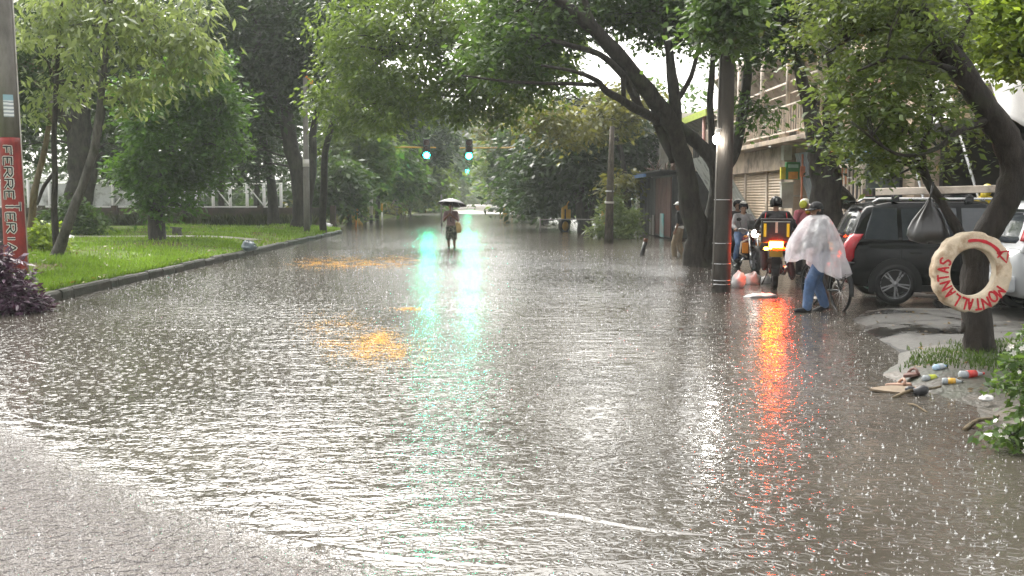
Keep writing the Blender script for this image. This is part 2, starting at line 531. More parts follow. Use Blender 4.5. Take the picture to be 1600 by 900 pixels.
CONC = pbr('footpath_concrete', (.17, .16, .14), .35, var=.2, scale=3, bump=.3, bscale=25, dirt=(.12, .10, .075), dscale=.8)
b = MB(); rows = []
for X in np.linspace(-34, -8.4, 40):
    yc = 36.3 + .25 * math.sin(X * .4)
    rows.append([Vector((X, yc + u, lawn_z(X, yc + u) + .035)) for u in np.linspace(-.75, .75, 5)])
b.loft(rows, cap=False, loop=False); struct(b.build('footpath', CONC))
# far verge beyond the side street
b = MB(); rows = []
for Y in np.linspace(62, 400, 60):
    row = []
    for u in (0, .5, 1.5, 4, 12, 60, 250):
        X = -8.6 - u - 1.2 * math.exp(-(Y - 62) / 6)
        row.append(Vector((X, Y, min(.28, -.05 + .25 * u) * min(1, (Y - 61.9) / 2) - .02)))
    rows.append(row)
b.loft(rows, cap=False, loop=False); struct(b.build('far_lawn', LAWN))
b = MB(); rows = []
for Y in np.linspace(58, 400, 60):
    row = []
    for u in (0, .6, 2, 6, 30, 250):
        X = 6.6 + u
        row.append(Vector((X, Y, min(.2, -.05 + .2 * u) - .01)))
    rows.append(row)
b.loft(rows, cap=False, loop=False); struct(b.build('far_verge', LAWN))

# grass blades on the near lawn
def blades(name, label, spots, h, w, mat, seed, group=None):
    rng = np.random.default_rng(seed)
    n = len(spots); S = np.array(spots)
    a = rng.random(n) * 2 * PI; l = h * (.5 + rng.random(n)); lean = rng.random(n) * .7; az = rng.random(n) * 2 * PI
    ww = w * (.6 + .8 * rng.random(n))
    d = np.stack([np.cos(a), np.sin(a), 0 * a], 1) * ww[:, None]
    ln = np.stack([np.cos(az) * lean, np.sin(az) * lean, np.ones(n)], 1)
    V = np.empty((n, 4, 3))
    V[:, 0] = S - d; V[:, 1] = S + d
    V[:, 2] = S + ln * (l * .6)[:, None] * np.array([.6, .6, 1]) + d * .8
    V[:, 3] = S + ln * l[:, None]
    F = np.arange(n * 4).reshape(n, 4)
    o = np_mesh(name, V.reshape(-1, 3), F, mat)
    tag(o, label, 'grass', kind='stuff'); return o
GRASS = leafmat('grass_blade', (.05, .095, .012), (.12, .215, .022), (.23, .35, .045), trans=.3, vscale=.5)
rng = random.Random(3); sp = []
while len(sp) < 60000:
    Y = 13 * (52.4 / 13) ** rng.random(); X = tip(Y) - .0 - 9 * rng.random() ** 1.5
    if 35.4 < Y < 37.2 and X < -8.6: continue
    if noise.noise(Vector((X * .35, Y * .35, 3))) < (-.08 if Y < 24 else .05) and rng.random() < .88: continue
    sp.append((X, Y, lawn_z(X, Y) - .01))
blades('grass', 'bright green wet grass growing on the verge behind the kerb', sp, .11, .012, GRASS, 1)
# the street rises out of the flood far away
b = MB(); rows = []
for Y in np.linspace(104, 400, 50):
    c = -1.0 + 1.2 * math.sin(Y * .013); z = min(.10, -.03 + (Y - 104) * .0035)
    rows.append([Vector((c + u, Y, z + (.02 if abs(u) < 3 else -.0) - (.05 if abs(u) > 5.4 else 0))) for u in (-5.8, -5, -2.5, 0, 2.5, 5, 5.8)])
b.loft(rows, cap=False, loop=False)
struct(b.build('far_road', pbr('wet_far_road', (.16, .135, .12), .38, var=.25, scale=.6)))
# ------------------------------------------------------------------ trees
def leaf_cloud(ells, L, Wd, rng, droop=.35, per=30, cr=.5):
    """leaves as bent diamonds in clumps; ells = (centre, (rx, ry, rz), clumps)"""
    Vs = []; cents = []
    for c, r, k in ells:
        k = int(k)
        d = rng.normal(size=(k, 3)); d /= np.linalg.norm(d, axis=1)[:, None]
        rad = (.30 + .70 * rng.random(k) ** .55)[:, None]
        # bulges so that the outline is uneven
        ph = rng.random(6) * 6.28
        az = np.arctan2(d[:, 1], d[:, 0])
        bul = 1 + .22 * np.sin(3 * az + ph[0]) * np.cos(2.2 * d[:, 2] + ph[1]) + .12 * np.sin(5 * az + ph[2] + 3 * d[:, 2])
        cc = np.array(c) + d * rad * np.array(r) * bul[:, None]
        cents.append(cc)
        m = max(4, int(per))
        n = k * m
        C = np.repeat(cc, m, 0)
        size = np.repeat(cr * (.55 + .75 * rng.random(k)), m)[:, None]
        off = rng.normal(size=(n, 3)) * np.array([.5, .5, .24]) * size
        off[:, 2] -= .30 * (off[:, 0] ** 2 + off[:, 1] ** 2) / size[:, 0]      # clumps droop at the edge
        B = C + off
        od = off.copy(); od[:, 2] = 0; od /= (np.linalg.norm(od, axis=1)[:, None] + 1e-6)
        dr = od + rng.normal(size=(n, 3)) * .55; dr[:, 2] -= droop
        dr /= np.linalg.norm(dr, axis=1)[:, None]
        nm = rng.normal(size=(n, 3)) * .55 + np.array([0, 0, 1.0])
        sd_ = np.cross(dr, nm); sd_ /= (np.linalg.norm(sd_, axis=1)[:, None] + 1e-6)
        nn = np.cross(sd_, dr)
        l = (L * (.42 + 1.15 * rng.random(n)))[:, None]; w = l * Wd
        V = np.empty((n, 4, 3))
        V[:, 0] = B; V[:, 1] = B + dr * l * .45 + sd_ * w * .5 + nn * w * .12
        V[:, 2] = B + dr * l; V[:, 3] = B + dr * l * .45 - sd_ * w * .5 + nn * w * .12
        Vs.append(V.reshape(-1, 3))
    V = np.concatenate(Vs)
    return V, np.arange(len(V)).reshape(-1, 4), cents

TREE_SEED = [11]
def tree(name, label, Y, limbs, crowns, leaf=LF_MID, bark=BARK_D, L=.16, Wd=.5, per=30, cr=.5, droop=.35, group=None, twigs=5, dens=1.0, wob=.22, flare=True, cat='tree', base=None):
    TREE_SEED[0] += 1
    rng = np.random.default_rng(TREE_SEED[0]); rr = random.Random(TREE_SEED[0])
    b0 = base or P(limbs[0][0][0], limbs[0][0][1], limbs[0][0][3] if len(limbs[0][0]) > 3 else Y)
    root = thing(name, label, cat, b0, group=group)
    M = Matrix.Translation(-b0)
    b = MB(); skel = []
    for li, limb in enumerate(limbs):
        pts = []; rad = []
        for q in limb:
            yy = q[3] if len(q) > 3 else Y
            pts.append(P(q[0], q[1], yy)); rad.append(q[2] * .84 / 2 / FPX * yy)
        if li == 0 and flare:
            pts.insert(0, pts[0] + Vector((0, 0, -.35))); rad.insert(0, rad[0] * 1.25)
        k = 4
        sp_ = smooth_path(pts, k)
        rs = [np.interp(i / k, range(len(rad)), rad) for i in range(len(sp_))]
        for i in range(1, len(sp_) - 1):
            sp_[i] = sp_[i] + Vector([noise.noise(sp_[i] * 1.3 + Vector((TREE_SEED[0], j * 7, li))) for j in range(3)]) * rs[i] * .45
        b.tube(sp_, rs, n=12 if rs[0] > .12 else 8, wob=wob, seed=li * 3.1 + TREE_SEED[0])
        skel += [(p, r) for p, r in zip(sp_, rs)][2:]
    ells = []
    for q in crowns:
        px, py, yy, rx, rz, ry, k = q
        c = P(px, py, yy); s = yy / FPX
        ells.append((c, (rx * s, ry, rz * s), k * dens))
        if py < 115 and py > -40:          # the crown goes on above the picture
            ells.append((c + Vector((0, .3 * ry, 1.35 * rz * s)), (rx * s * .9, ry, rz * s), k * dens * .55))
    V, F, cents = leaf_cloud(ells, L, Wd, rng, droop, per, cr)
    for cc in cents:
        for i in range(min(twigs, len(cc))):
            e = Vector(cc[rr.randrange(len(cc))])
            p, r = min(skel, key=lambda s: (s[0] - e).length + (2.0 if s[0].z > e.z + .5 else 0))
            d = (e - p).length
            if d < .3 or d > .10 * yy + .6: continue
            mid = p.lerp(e, .5) + Vector((rr.uniform(-.12, .12), rr.uniform(-.12, .12), rr.uniform(0, .2))) * d
            q1 = p.lerp(mid, .55) + Vector((rr.uniform(-.06, .06), 0, rr.uniform(-.04, .08))) * d
            r0 = min(r * .6, .02 + .012 * d)
            b.tube(smooth_path([p, q1, mid, e], 3), [r0 * (1 - .08 * j) for j in range(10)], n=6)
    b.build('trunk', bark, root, M=M, recalc=False)
    np_mesh('crown', V - np.array(b0), F, leaf, root)
    return root

# --- right side of the street
tree('shade_tree', 'big dark forked tree leaning over the flooded street behind the concrete pole', 25,
     [[(1092, 420, 56, 26), (1086, 372, 40, 26), (1080, 320, 38, 26), (1069, 262, 34, 26), (1052, 200, 34, 25.6), (1012, 145, 30, 25), (962, 80, 28, 24.5), (905, 28, 24, 24), (850, -20, 16, 23.5), (800, -60, 9, 23)],
      [(1098, 410, 40, 26), (1110, 345, 30, 26.2), (1122, 285, 28, 26.3), (1104, 240, 27, 26.2), (1075, 210, 26, 26), (1050, 190, 22, 25.6)],
      [(1118, 300, 24, 26.3), (1140, 250, 26, 26.6), (1158, 195, 22, 26.8), (1168, 120, 17, 27), (1172, 40, 12, 27), (1165, -40, 8, 27)],
      [(1056, 195, 24, 25.6), (1054, 150, 22, 25.5), (1048, 100, 17, 25.5), (1040, 40, 11, 25.5), (1030, -30, 7, 25.5)],
      [(1116, 245, 14, 26.2), (1110, 190, 13, 26.2), (1112, 120, 12, 26.2), (1120, 40, 9, 26)],
      [(1056, 250, 26, 26), (1030, 195, 20, 25.6), (1010, 178, 17, 25), (985, 165, 16, 24.5), (950, 145, 13, 24), (932, 125, 10, 23.6), (900, 112, 7, 23.2), (846, 102, 4, 22.6)],
      [(1005, 178, 14, 25), (975, 120, 15, 24.6), (935, 85, 13, 24.2), (880, 68, 9, 23.7), (830, 54, 6, 23.2)],
      [(940, 132, 9, 24), (880, 131, 7, 23.5), (800, 128, 5, 23), (720, 118, 3, 22.6)],
      [(975, 165, 10, 24.5), (973, 130, 9, 24.5), (978, 110, 8, 24.6)],
      [(1000, 178, 9, 25), (996, 150, 8, 25), (986, 128, 7, 24.9)],
      [(1050, 165, 12, 25.5), (1080, 120, 9, 25.4), (1095, 60, 6, 25)],
      [(960, 85, 16, 24.5), (920, 20, 12, 24), (900, -60, 8, 24)]],
     [(1090, 20, 26.5, 130, 56, 2.2, 210), (1010, 10, 26.5, 100, 44, 1.8, 120), (930, 10, 26.5, 90, 40, 1.6, 90), (1170, 50, 26.5, 60, 56, 1.6, 90), (1180, 178, 26.3, 26, 34, .4, 16),
      (850, 45, 25.5, 95, 52, 1.8, 120), (790, 80, 24.5, 70, 50, 1.6, 90),
      (1110, -50, 26, 150, 60, 3, 120), (1138, 12, 18.4, 44, 34, .5, 46), (1120, 45, 18.3, 20, 16, .3, 10), (1150, 62, 18.4, 16, 16, .3, 7)],
     LF_MID, BARK_D, L=.15, per=34, cr=.55, twigs=7)
tree('street_tree', 'dark upright tree with pruned forks behind the motorcycle riders', 21.5,
     [[(1288, 432, 66, 21.5), (1290, 370, 60), (1291, 315, 60), (1288, 270, 54), (1284, 235, 46), (1270, 190, 28), (1257, 140, 22), (1246, 95, 18), (1238, 50, 14), (1225, -10, 9)],
      [(1293, 265, 40), (1301, 220, 32), (1298, 180, 28), (1303, 130, 24), (1298, 80, 18), (1290, 20, 11)],
      [(1268, 190, 14), (1275, 160, 13), (1272, 130, 12)], [(1300, 300, 44), (1318, 314, 34), (1328, 324, 18), (1332, 328, 8)]],
     [(1230, 5, 21.5, 75, 48, 1.5, 110), (1180, 25, 22, 60, 44, 1.5, 80), (1295, 45, 21.5, 46, 50, 1.2, 50), (1230, 75, 21.5, 28, 22, .8, 14), (1306, 225, 21.3, 16, 40, .4, 10)],
     LF_DARK, BARK_D, L=.13, per=34, cr=.42, twigs=6)
tree('roadside_tree', 'leaning tree with a curved trunk that the painted ring hangs on', 10.9,
     [[(1534, 575, 84, 10.9), (1532, 555, 66), (1529, 520, 52), (1524, 470, 48), (1522, 420, 48), (1536, 375, 50), (1560, 335, 48), (1582, 290, 50), (1584, 245, 54), (1566, 205, 50), (1530, 155, 46), (1490, 95, 42), (1455, 45, 40), (1425, -10, 36), (1390, -80, 28)],
      [(1512, 505, 26), (1505, 515, 14), (1500, 520, 6)],
      [(1524, 430, 36), (1510, 385, 22), (1490, 350, 19), (1472, 318, 17, 11.1), (1450, 285, 17, 11.2), (1440, 240, 15, 11.3), (1452, 200, 13, 11.3), (1455, 160, 10, 11.4), (1448, 110, 7, 11.4)],
      [(1446, 235, 10, 11.3), (1425, 210, 8, 11.2), (1405, 175, 7, 11), (1380, 120, 6, 10.8), (1340, 85, 4, 10.6)],
      [(1500, 112, 16), (1460, 100, 9, 10.6), (1400, 90, 7, 10.3), (1340, 110, 5, 10)],
      [(1545, 185, 18), (1500, 205, 12, 10.6), (1460, 235, 9, 10.4), (1400, 240, 6, 10.2), (1330, 190, 5, 10)],
      [(1455, 50, 18), (1400, 40, 10), (1340, 55, 7), (1290, 85, 4)],
      [(1590, 245, 44), (1620, 230, 40), (1680, 180, 30), (1750, 100, 20)],
      [(1500, 110, 14), (1502, 60, 9), (1520, 20, 6)]],
     [(1370, 60, 11, 105, 75, 1.4, 140), (1340, 140, 10.6, 50, 56, 1.0, 54), (1400, 180, 10.8, 60, 62, .9, 64), (1450, 70, 11.4, 60, 66, 1, 60), (1360, 220, 11, 54, 40, .8, 38), (1440, 245, 11.3, 50, 26, .6, 15), (1470, 140, 12, 36, 56, .8, 22),
      (1375, 268, 11.2, 30, 22, .4, 7), (1500, 215, 11.6, 32, 40, .5, 10), (1330, 0, 11, 80, 40, 1.2, 44)],
     leafmat('leaf_small', (.016, .030, .009), (.055, .088, .02), (.14, .18, .05)), BARK_M, L=.075, Wd=.48, per=30, cr=.25, twigs=12, droop=.25)
tree('lime_tree', 'yellow green tree hanging in from the edge over the parked cars', 13.5,
     [[(1760, 520, 50, 13.5), (1750, 380, 44), (1730, 220, 36), (1690, 110, 24), (1630, 60, 14), (1560, 50, 7)]],
     [(1560, 45, 13.2, 52, 40, .9, 120), (1620, 60, 13.2, 60, 48, 1, 110), (1540, 10, 13.4, 50, 30, .9, 60), (1585, 95, 13, 24, 20, .5, 20)],
     LF_LIME, BARK_M, L=.10, Wd=.55, per=34, cr=.28, twigs=4)
tree('garden_tree', 'dark bushy tree over the carport roof', 24, [[(1560, 400, 26, 24), (1555, 280, 22), (1540, 160, 16), (1530, 60, 10)]],
     [(1480, 60, 24, 110, 50, 1.8, 130), (1560, 130, 24, 60, 36, 1.2, 50), (1400, 20, 25, 100, 50, 2, 110)], LF_DARK, BARK_D, L=.16, per=30, cr=.5)
# --- beyond, right
tree('dense_tree', 'dense dark tree with drooping leaves behind the wooden pole', 56,
     [[(912, 366, 26, 54), (908, 330, 22, 54), (905, 290, 20, 54), (900, 240, 16, 54), (895, 180, 10, 54)], [(918, 362, 14, 54), (925, 320, 12, 54), (940, 270, 9, 54)]],
     [(890, 240, 55, 70, 60, 3, 190), (850, 280, 57, 60, 52, 3, 150), (940, 260, 54, 50, 62, 2.4, 140), (960, 200, 54, 58, 48, 2.4, 130), (905, 180, 56, 70, 45, 3, 130), (985, 240, 54, 34, 40, 1.6, 60), (880, 310, 56, 36, 26, 2, 44)],
     LF_DARK, BARK_D, L=.32, per=30, cr=1.0, droop=.55)
tree('leafy_tree', 'mid green tree with yellowish tips hanging over the right kerb', 48,
     [[(985, 372, 14, 50), (980, 300, 12, 50), (965, 220, 9, 49), (930, 170, 6, 48)]],
     [(900, 200, 47, 60, 24, 2, 50), (960, 175, 48, 50, 30, 2, 56), (850, 180, 46, 50, 20, 2, 44), (985, 150, 48, 40, 30, 2, 50), (975, 285, 49, 22, 22, .9, 20)],
     LF_OLIVE, BARK_M, L=.26, per=30, cr=.8, droop=.6)
for i, (px, py, Y, rx, rz, k, lm, lab) in enumerate((
        (830, 250, 76, 58, 72, 220, LF_DARK, 'dark tree crowding the right side of the street past the yellow roller'),
        (800, 252, 108, 42, 58, 150, LF_AIRY, 'hazy green tree beyond the green signals on the right'),
        (815, 190, 92, 60, 50, 150, LF_OLIVE, 'olive crown arching high over the right of the crossing'),
        (835, 300, 70, 40, 26, 80, LF_DARK, 'low dark bushy tree behind the white marker post'),
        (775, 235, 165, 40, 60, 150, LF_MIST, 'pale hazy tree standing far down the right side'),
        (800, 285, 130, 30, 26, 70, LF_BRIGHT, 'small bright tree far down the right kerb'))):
    tree('distant_tree', lab, Y, [[(px + 18, 308 + 2650 / Y, 9, Y), (px + 10, py + rz * .4, 7, Y), (px, py, 5, Y)]],
         [(px, py, Y, rx, rz, rx * Y / FPX * .9, k), (px + rx * .4, py + rz * .45, Y, rx * .6, rz * .5, rx * Y / FPX * .6, k * .35)], lm, BARK_D, L=.0055 * Y + .06, per=26, cr=.014 * Y + .25, group='trees down the street')
# --- left side
tree('bright_tree', 'rounded bright green tree with a short black trunk on the lawn', 34.5,
     [[(245, 378, 36, 34.5), (246, 345, 30), (250, 300, 26), (262, 240, 20), (280, 170, 12)], [(252, 300, 16), (225, 260, 11), (215, 220, 7)], [(256, 285, 15), (300, 240, 10), (330, 200, 6)]],
     [(285, 215, 34.5, 80, 78, 1.7, 210), (250, 275, 34.2, 58, 44, 1.3, 100), (325, 175, 34.6, 46, 50, 1.2, 80), (235, 185, 34.5, 44, 60, 1.2, 80), (290, 130, 34.5, 62, 36, 1.4, 80), (315, 265, 34.4, 34, 32, .8, 30), (358, 152, 34.5, 20, 16, .5, 12), (198, 128, 34.4, 22, 18, .5, 12), (364, 226, 34.4, 14, 18, .4, 8), (196, 262, 34.3, 18, 14, .4, 8), (345, 108, 34.5, 22, 14, .5, 10), (286, 318, 34.2, 16, 12, .4, 6), (240, 322, 34.3, 26, 18, .5, 14)],
     LF_BRIGHT, BARK_D, L=.20, Wd=.42, per=34, cr=.5, droop=.35)
tree('slender_tree', 'slender pale barked tree leaning right beside the red painted pole', 24,
     [[(86, 404, 22, 24.3), (104, 352, 19), (122, 306, 17), (142, 250, 15), (154, 190, 14), (162, 120, 13), (170, 40, 11), (176, -30, 8)],
      [(165, 60, 7), (190, 18, 8), (215, 28, 7), (240, 44, 6), (262, 72, 5), (300, 60, 4)], [(240, 45, 5), (248, 80, 4), (270, 120, 3), (300, 140, 2)], [(172, 20, 6), (150, -20, 5), (110, -40, 4)]],
     [(215, 40, 23.6, 90, 46, 1.4, 36), (140, 60, 24, 50, 60, 1.3, 20), (250, 110, 23.4, 56, 36, .9, 18), (195, 150, 23.8, 36, 30, .7, 9), (300, 75, 23.4, 40, 40, .8, 18), (120, 10, 24, 80, 36, 1.3, 24)],
     LF_PALE, BARK_G, L=.22, Wd=.34, per=22, cr=.5, droop=1.0, twigs=5)
tree('forked_sapling', 'thin black trunked tree with a fork at the verge edge', 24.6,
     [[(88, 402, 14, 24.6), (85, 340, 12), (86, 270, 11), (85, 200, 10), (88, 130, 9), (92, 60, 7), (98, -10, 5)], [(86, 135, 6), (78, 105, 5), (74, 95, 4)], [(84, 270, 8), (68, 292, 7), (58, 320, 5)]],
     [(70, 50, 24.6, 56, 50, 1.3, 30), (60, 150, 24.8, 34, 50, .8, 14), (110, 120, 24.4, 24, 36, .6, 8)], LF_PALE, BARK_D, L=.18, Wd=.36, per=26, cr=.45, droop=.9)
tree('tan_tree', 'thin tan barked tree right behind the red painted pole', 27,
     [[(44, 392, 15, 27), (50, 330, 13), (60, 270, 11), (72, 220, 10), (80, 160, 8), (84, 90, 6)]],
     [(55, 90, 27, 60, 60, 1.3, 60), (20, 150, 27, 40, 60, 1, 36)], LF_DARK, BARK_T, L=.18, per=28, cr=.5, droop=.7)
tree('broad_tree', 'thick dark trunked shade tree in front of the white fence', 44,
     [[(122, 360, 60, 44), (122, 320, 46), (124, 260, 42), (126, 200, 38), (130, 140, 32), (140, 70, 26), (160, -10, 16)], [(130, 330, 24), (142, 280, 20), (150, 220, 16), (165, 140, 12)], [(118, 220, 26), (90, 160, 20), (50, 90, 14), (0, 40, 9)]],
     [(110, 60, 45, 130, 60, 3.6, 220), (30, 110, 45, 70, 70, 3, 130), (180, 110, 45, 80, 60, 3, 130), (40, 210, 46, 44, 60, 2, 60), (190, 230, 47, 44, 70, 2, 80)],
     LF_DARK, BARK_D, L=.28, per=30, cr=.85, droop=.5)
tree('leaning_tree', 'big black trunked tree leaning left beside the slim lamp post', 50,
     [[(470, 352, 40, 50), (470, 300, 31), (462, 250, 29), (446, 190, 28), (430, 145, 26), (408, 90, 24), (380, 30, 16)], [(478, 340, 20), (486, 270, 16), (492, 190, 12), (510, 110, 8)],
      [(448, 48, 9, 48), (410, 62, 17, 47), (372, 88, 22, 46), (345, 106, 22, 45), (320, 130, 10, 44)], [(428, 140, 20), (440, 90, 16), (450, 46, 12, 48), (500, 10, 9, 48)]],
     [(440, 60, 49, 130, 58, 3.6, 250), (400, 150, 50, 60, 60, 2.4, 100), (520, 60, 48, 80, 62, 3, 170), (470, 120, 50, 60, 46, 2.4, 90), (370, 50, 47, 70, 60, 2.8, 130), (395, 230, 52, 44, 60, 2, 70)],
     LF_DARK, BARK_D, L=.28, per=30, cr=.85, droop=.5)
tree('overhanging_tree', 'light green tree arching out over the street from the left lawn', 42,
     [[(505, 362, 14, 46), (506, 300, 13, 45), (512, 220, 12, 43), (540, 150, 11, 39), (600, 90, 9, 35), (680, 70, 7, 32), (780, 90, 5, 31)], [(530, 165, 8, 40), (590, 160, 6, 36), (660, 150, 5, 33), (730, 150, 3, 31.5)]],
     [(555, 70, 34, 62, 60, 2.2, 90), (640, 40, 33, 80, 52, 2.4, 110), (590, 130, 33, 56, 34, 1.6, 70), (730, 50, 32, 80, 44, 2.2, 100), (520, 150, 35, 40, 30, 1.4, 40), (680, 118, 32, 62, 38, 1.8, 76), (760, 118, 31, 66, 36, 1.8, 76), (545, 185, 34, 34, 24, 1.1, 24), (640, 165, 32, 46, 24, 1.2, 34), (715, 168, 31, 44, 22, 1.1, 30), (820, 130, 30, 56, 34, 1.6, 56), (850, 90, 30, 60, 36, 1.8, 56), (600, 190, 33, 26, 16, .8, 12), (790, 172, 31, 32, 18, .8, 16)],
     LF_AIRY, BARK_D, L=.17, per=32, cr=.55, droop=.7, twigs=6)
tree('kinked_tree', 'black trunk with a kink among the trees left of the lamp post', 53,
     [[(428, 350, 22, 53), (426, 300, 18), (414, 240, 16), (408, 190, 12), (420, 110, 8)]], [(410, 120, 53, 70, 60, 2.6, 100), (360, 200, 54, 54, 60, 2.4, 80)], LF_MID, BARK_D, L=.30, per=28, cr=.9, droop=.5)
for i, (px, py, Y, rx, rz, k, lm, tx, lab) in enumerate((
        (330, 80, 62, 90, 90, 200, LF_DARK, 345, 'dark tree rising behind the rounded bright green tree'),
        (20, 110, 60, 90, 100, 220, LF_DARK, 8, 'dark tree at the far left behind the red painted pole'),
        (170, 170, 58, 60, 90, 150, LF_MID, 167, 'thin trunked tree standing at the white fence'),
        (390, 130, 66, 90, 110, 220, LF_DARK, 400, 'dark tree in the row behind the goal frames'),
        (250, 60, 70, 110, 70, 200, LF_DARK, 262, 'tall dark tree above the white fence'),
        (560, 225, 66, 56, 66, 150, LF_AIRY, 545, 'mid green tree leaning over the side street mouth'),
        (600, 250, 78, 50, 60, 150, LF_BRIGHT, 590, 'bright leaved tree behind the orange striped post'),
        (530, 285, 60, 40, 44, 90, LF_MID, 520, 'low leafy tree beside the slim lamp post'),
        (645, 262, 100, 48, 58, 150, LF_AIRY, 640, 'hazy tree left of the green signals'),
        (585, 165, 74, 80, 56, 170, LF_DARK, 570, 'dark high crown above the side street mouth'),
        (640, 200, 92, 70, 60, 160, LF_DARK, 625, 'dark tree whose crown hangs behind the signal arm'),
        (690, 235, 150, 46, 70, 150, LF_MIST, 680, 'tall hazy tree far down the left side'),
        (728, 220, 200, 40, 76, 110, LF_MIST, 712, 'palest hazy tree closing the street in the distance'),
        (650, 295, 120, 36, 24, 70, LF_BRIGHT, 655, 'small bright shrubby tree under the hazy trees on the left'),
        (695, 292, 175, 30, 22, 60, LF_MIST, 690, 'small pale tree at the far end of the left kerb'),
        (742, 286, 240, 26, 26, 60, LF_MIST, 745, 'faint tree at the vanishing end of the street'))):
    tree('backdrop_tree', lab, Y, [[(tx, 308 + (2400 if Y < 90 else 2600) / Y, max(6, 700 / Y), Y), (tx + 3, py + rz * .5, max(5, 560 / Y), Y), (px, py, 5, Y), (px + 4, py - rz * .6, 3, Y)]],
         [(px, py, Y, rx, rz, rx * Y / FPX * .9, k), (px - rx * .45, py + rz * .4, Y, rx * .6, rz * .5, rx * Y / FPX * .6, k * .4), (px + rx * .4, py + rz * .35, Y, rx * .55, rz * .55, rx * Y / FPX * .6, k * .35)],
         lm, BARK_D, L=.0055 * Y + .05, per=26, cr=.014 * Y + .2, droop=.5, group='trees behind the left lawn')
# ------------------------------------------------------------------ far vegetation masses
def mass(name, label, boxes, leaf, L, cr, seed, per=22):
    rng = np.random.default_rng(seed); ells = []
    for (x, y, z, rx, ry, rz, k) in boxes: ells.append(((x, y, z), (rx, ry, rz), k))
    V, F, _ = leaf_cloud(ells, L, .5, rng, .4, per, cr)
    return tag(np_mesh(name, V, F, leaf), label, 'woodland', kind='stuff')
rr = random.Random(4)
mass('far_wood', 'dark mass of distant trees behind the lawn and the white fence',
     [(-14 - i * 5.2 + rr.uniform(-1, 1), 92 + rr.uniform(-6, 8), 4.5 + rr.uniform(-1, 2.0), 5.5, 4, 6.5 + rr.uniform(-1, 2), 95) for i in range(14)] +
     [(-13 - i * 4 + rr.uniform(-1, 1), 78 + rr.uniform(-3, 3), 1.2, 3, 2, 1.8, 36) for i in range(14)], LF_DARK, .55, 1.5, 3)
mass('far_hedge', 'distant trees standing behind the houses at the right',
     [(14 + i * 5.5 + rr.uniform(-1, 1), 74 + rr.uniform(-5, 8), 4 + rr.uniform(-1, 2), 5.5, 4, 6 + rr.uniform(-1, 1.5), 90) for i in range(8)], LF_MID, .5, 1.4, 4)
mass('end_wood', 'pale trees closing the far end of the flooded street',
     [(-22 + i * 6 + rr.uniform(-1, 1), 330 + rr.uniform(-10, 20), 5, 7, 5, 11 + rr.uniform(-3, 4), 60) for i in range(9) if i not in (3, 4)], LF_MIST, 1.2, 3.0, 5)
mass('roadside_thicket', 'low bushes along the far left edge of the flood',
     [(-10.2 - rr.uniform(0, 3), 64 + i * 7 + rr.uniform(-2, 2), .7, 1.8, 2.6, 1.2, 34) for i in range(16)], LF_OLIVE, .32, .8, 6)
mass('kerbside_thicket', 'low dark bushes along the far right edge of the flood',
     [(7.4 + rr.uniform(0, 2), 62 + i * 8 + rr.uniform(-2, 2), .8, 1.5, 3, 1.5, 36) for i in range(14)], LF_DARK, .32, .8, 7)

# ------------------------------------------------------------------ shared paints
WHITE = pbr('white_paint', (.52, .50, .46), .45, var=.08, scale=4, dirt=(.34, .31, .27), dscale=2.2)
DARKM = pbr('dark_metal', (.022, .022, .024), .45, var=.3, scale=8)
BLACK = pbr('black_rubber', (.012, .012, .012), .6, var=.3, scale=14)
STEEL = pbr('steel', (.45, .45, .45), .3, metal=.9, var=.15, scale=10)
CONCP = pbr('pole_concrete', (.16, .15, .135), .55, var=.22, scale=7, bump=.5, bscale=40, dirt=(.06, .055, .045), dscale=1.1, stretch=(1, 1, .35))
CONCD = pbr('wet_concrete_dark', (.034, .028, .022), .72, var=.35, scale=7, bump=.5, bscale=40, dirt=(.018, .016, .014), dscale=1.5, stretch=(1, 1, .3))
REDP = pbr('red_pole_paint', (.24, .024, .02), .5, var=.2, scale=7, dirt=(.10, .012, .01), dscale=2.5, stretch=(1, 1, .4))
YELP = pbr('yellow_paint', (.42, .25, .025), .5, var=.15, scale=6, dirt=(.2, .12, .03))
ORAP = pbr('orange_paint', (.7, .25, .03), .5, var=.15)
BLKP = pbr('black_paint', (.01, .01, .01), .5)
REDL = pbr('red_letter_paint', (.46, .018, .03), .55, var=.25, scale=20)

# ------------------------------------------------------------------ stroke lettering
GLY = {
    'M': [[(0, 0), (.05, 1), (.5, .35), (.95, 1), (1, 0)]], 'O': [[(.5 + .5 * math.sin(a), .5 + .5 * math.cos(a)) for a in [k * PI / 6 for k in range(13)]]],
    'N': [[(0, 0), (.05, 1), (.95, 0), (1, 1)]], 'T': [[(0, 1), (1, 1)], [(.5, 1), (.5, 0)]], 'A': [[(0, 0), (.5, 1), (1, 0)], [(.2, .38), (.8, .38)]],
    'L': [[(0, 1), (0, 0), (.9, 0)]], 'S': [[(.95, .85), (.6, 1), (.15, .9), (.1, .65), (.5, .5), (.92, .35), (.85, .1), (.45, 0), (.05, .12)]],
    'F': [[(.9, 1), (0, 1), (0, 0)], [(0, .52), (.7, .52)]], 'E': [[(.9, 1), (0, 1), (0, 0), (.95, 0)], [(0, .52), (.7, .52)]],
    'R': [[(0, 0), (0, 1), (.65, 1), (.9, .8), (.65, .54), (0, .5)], [(.4, .5), (.95, 0)]], 'I': [[(.5, 0), (.5, 1)]]}
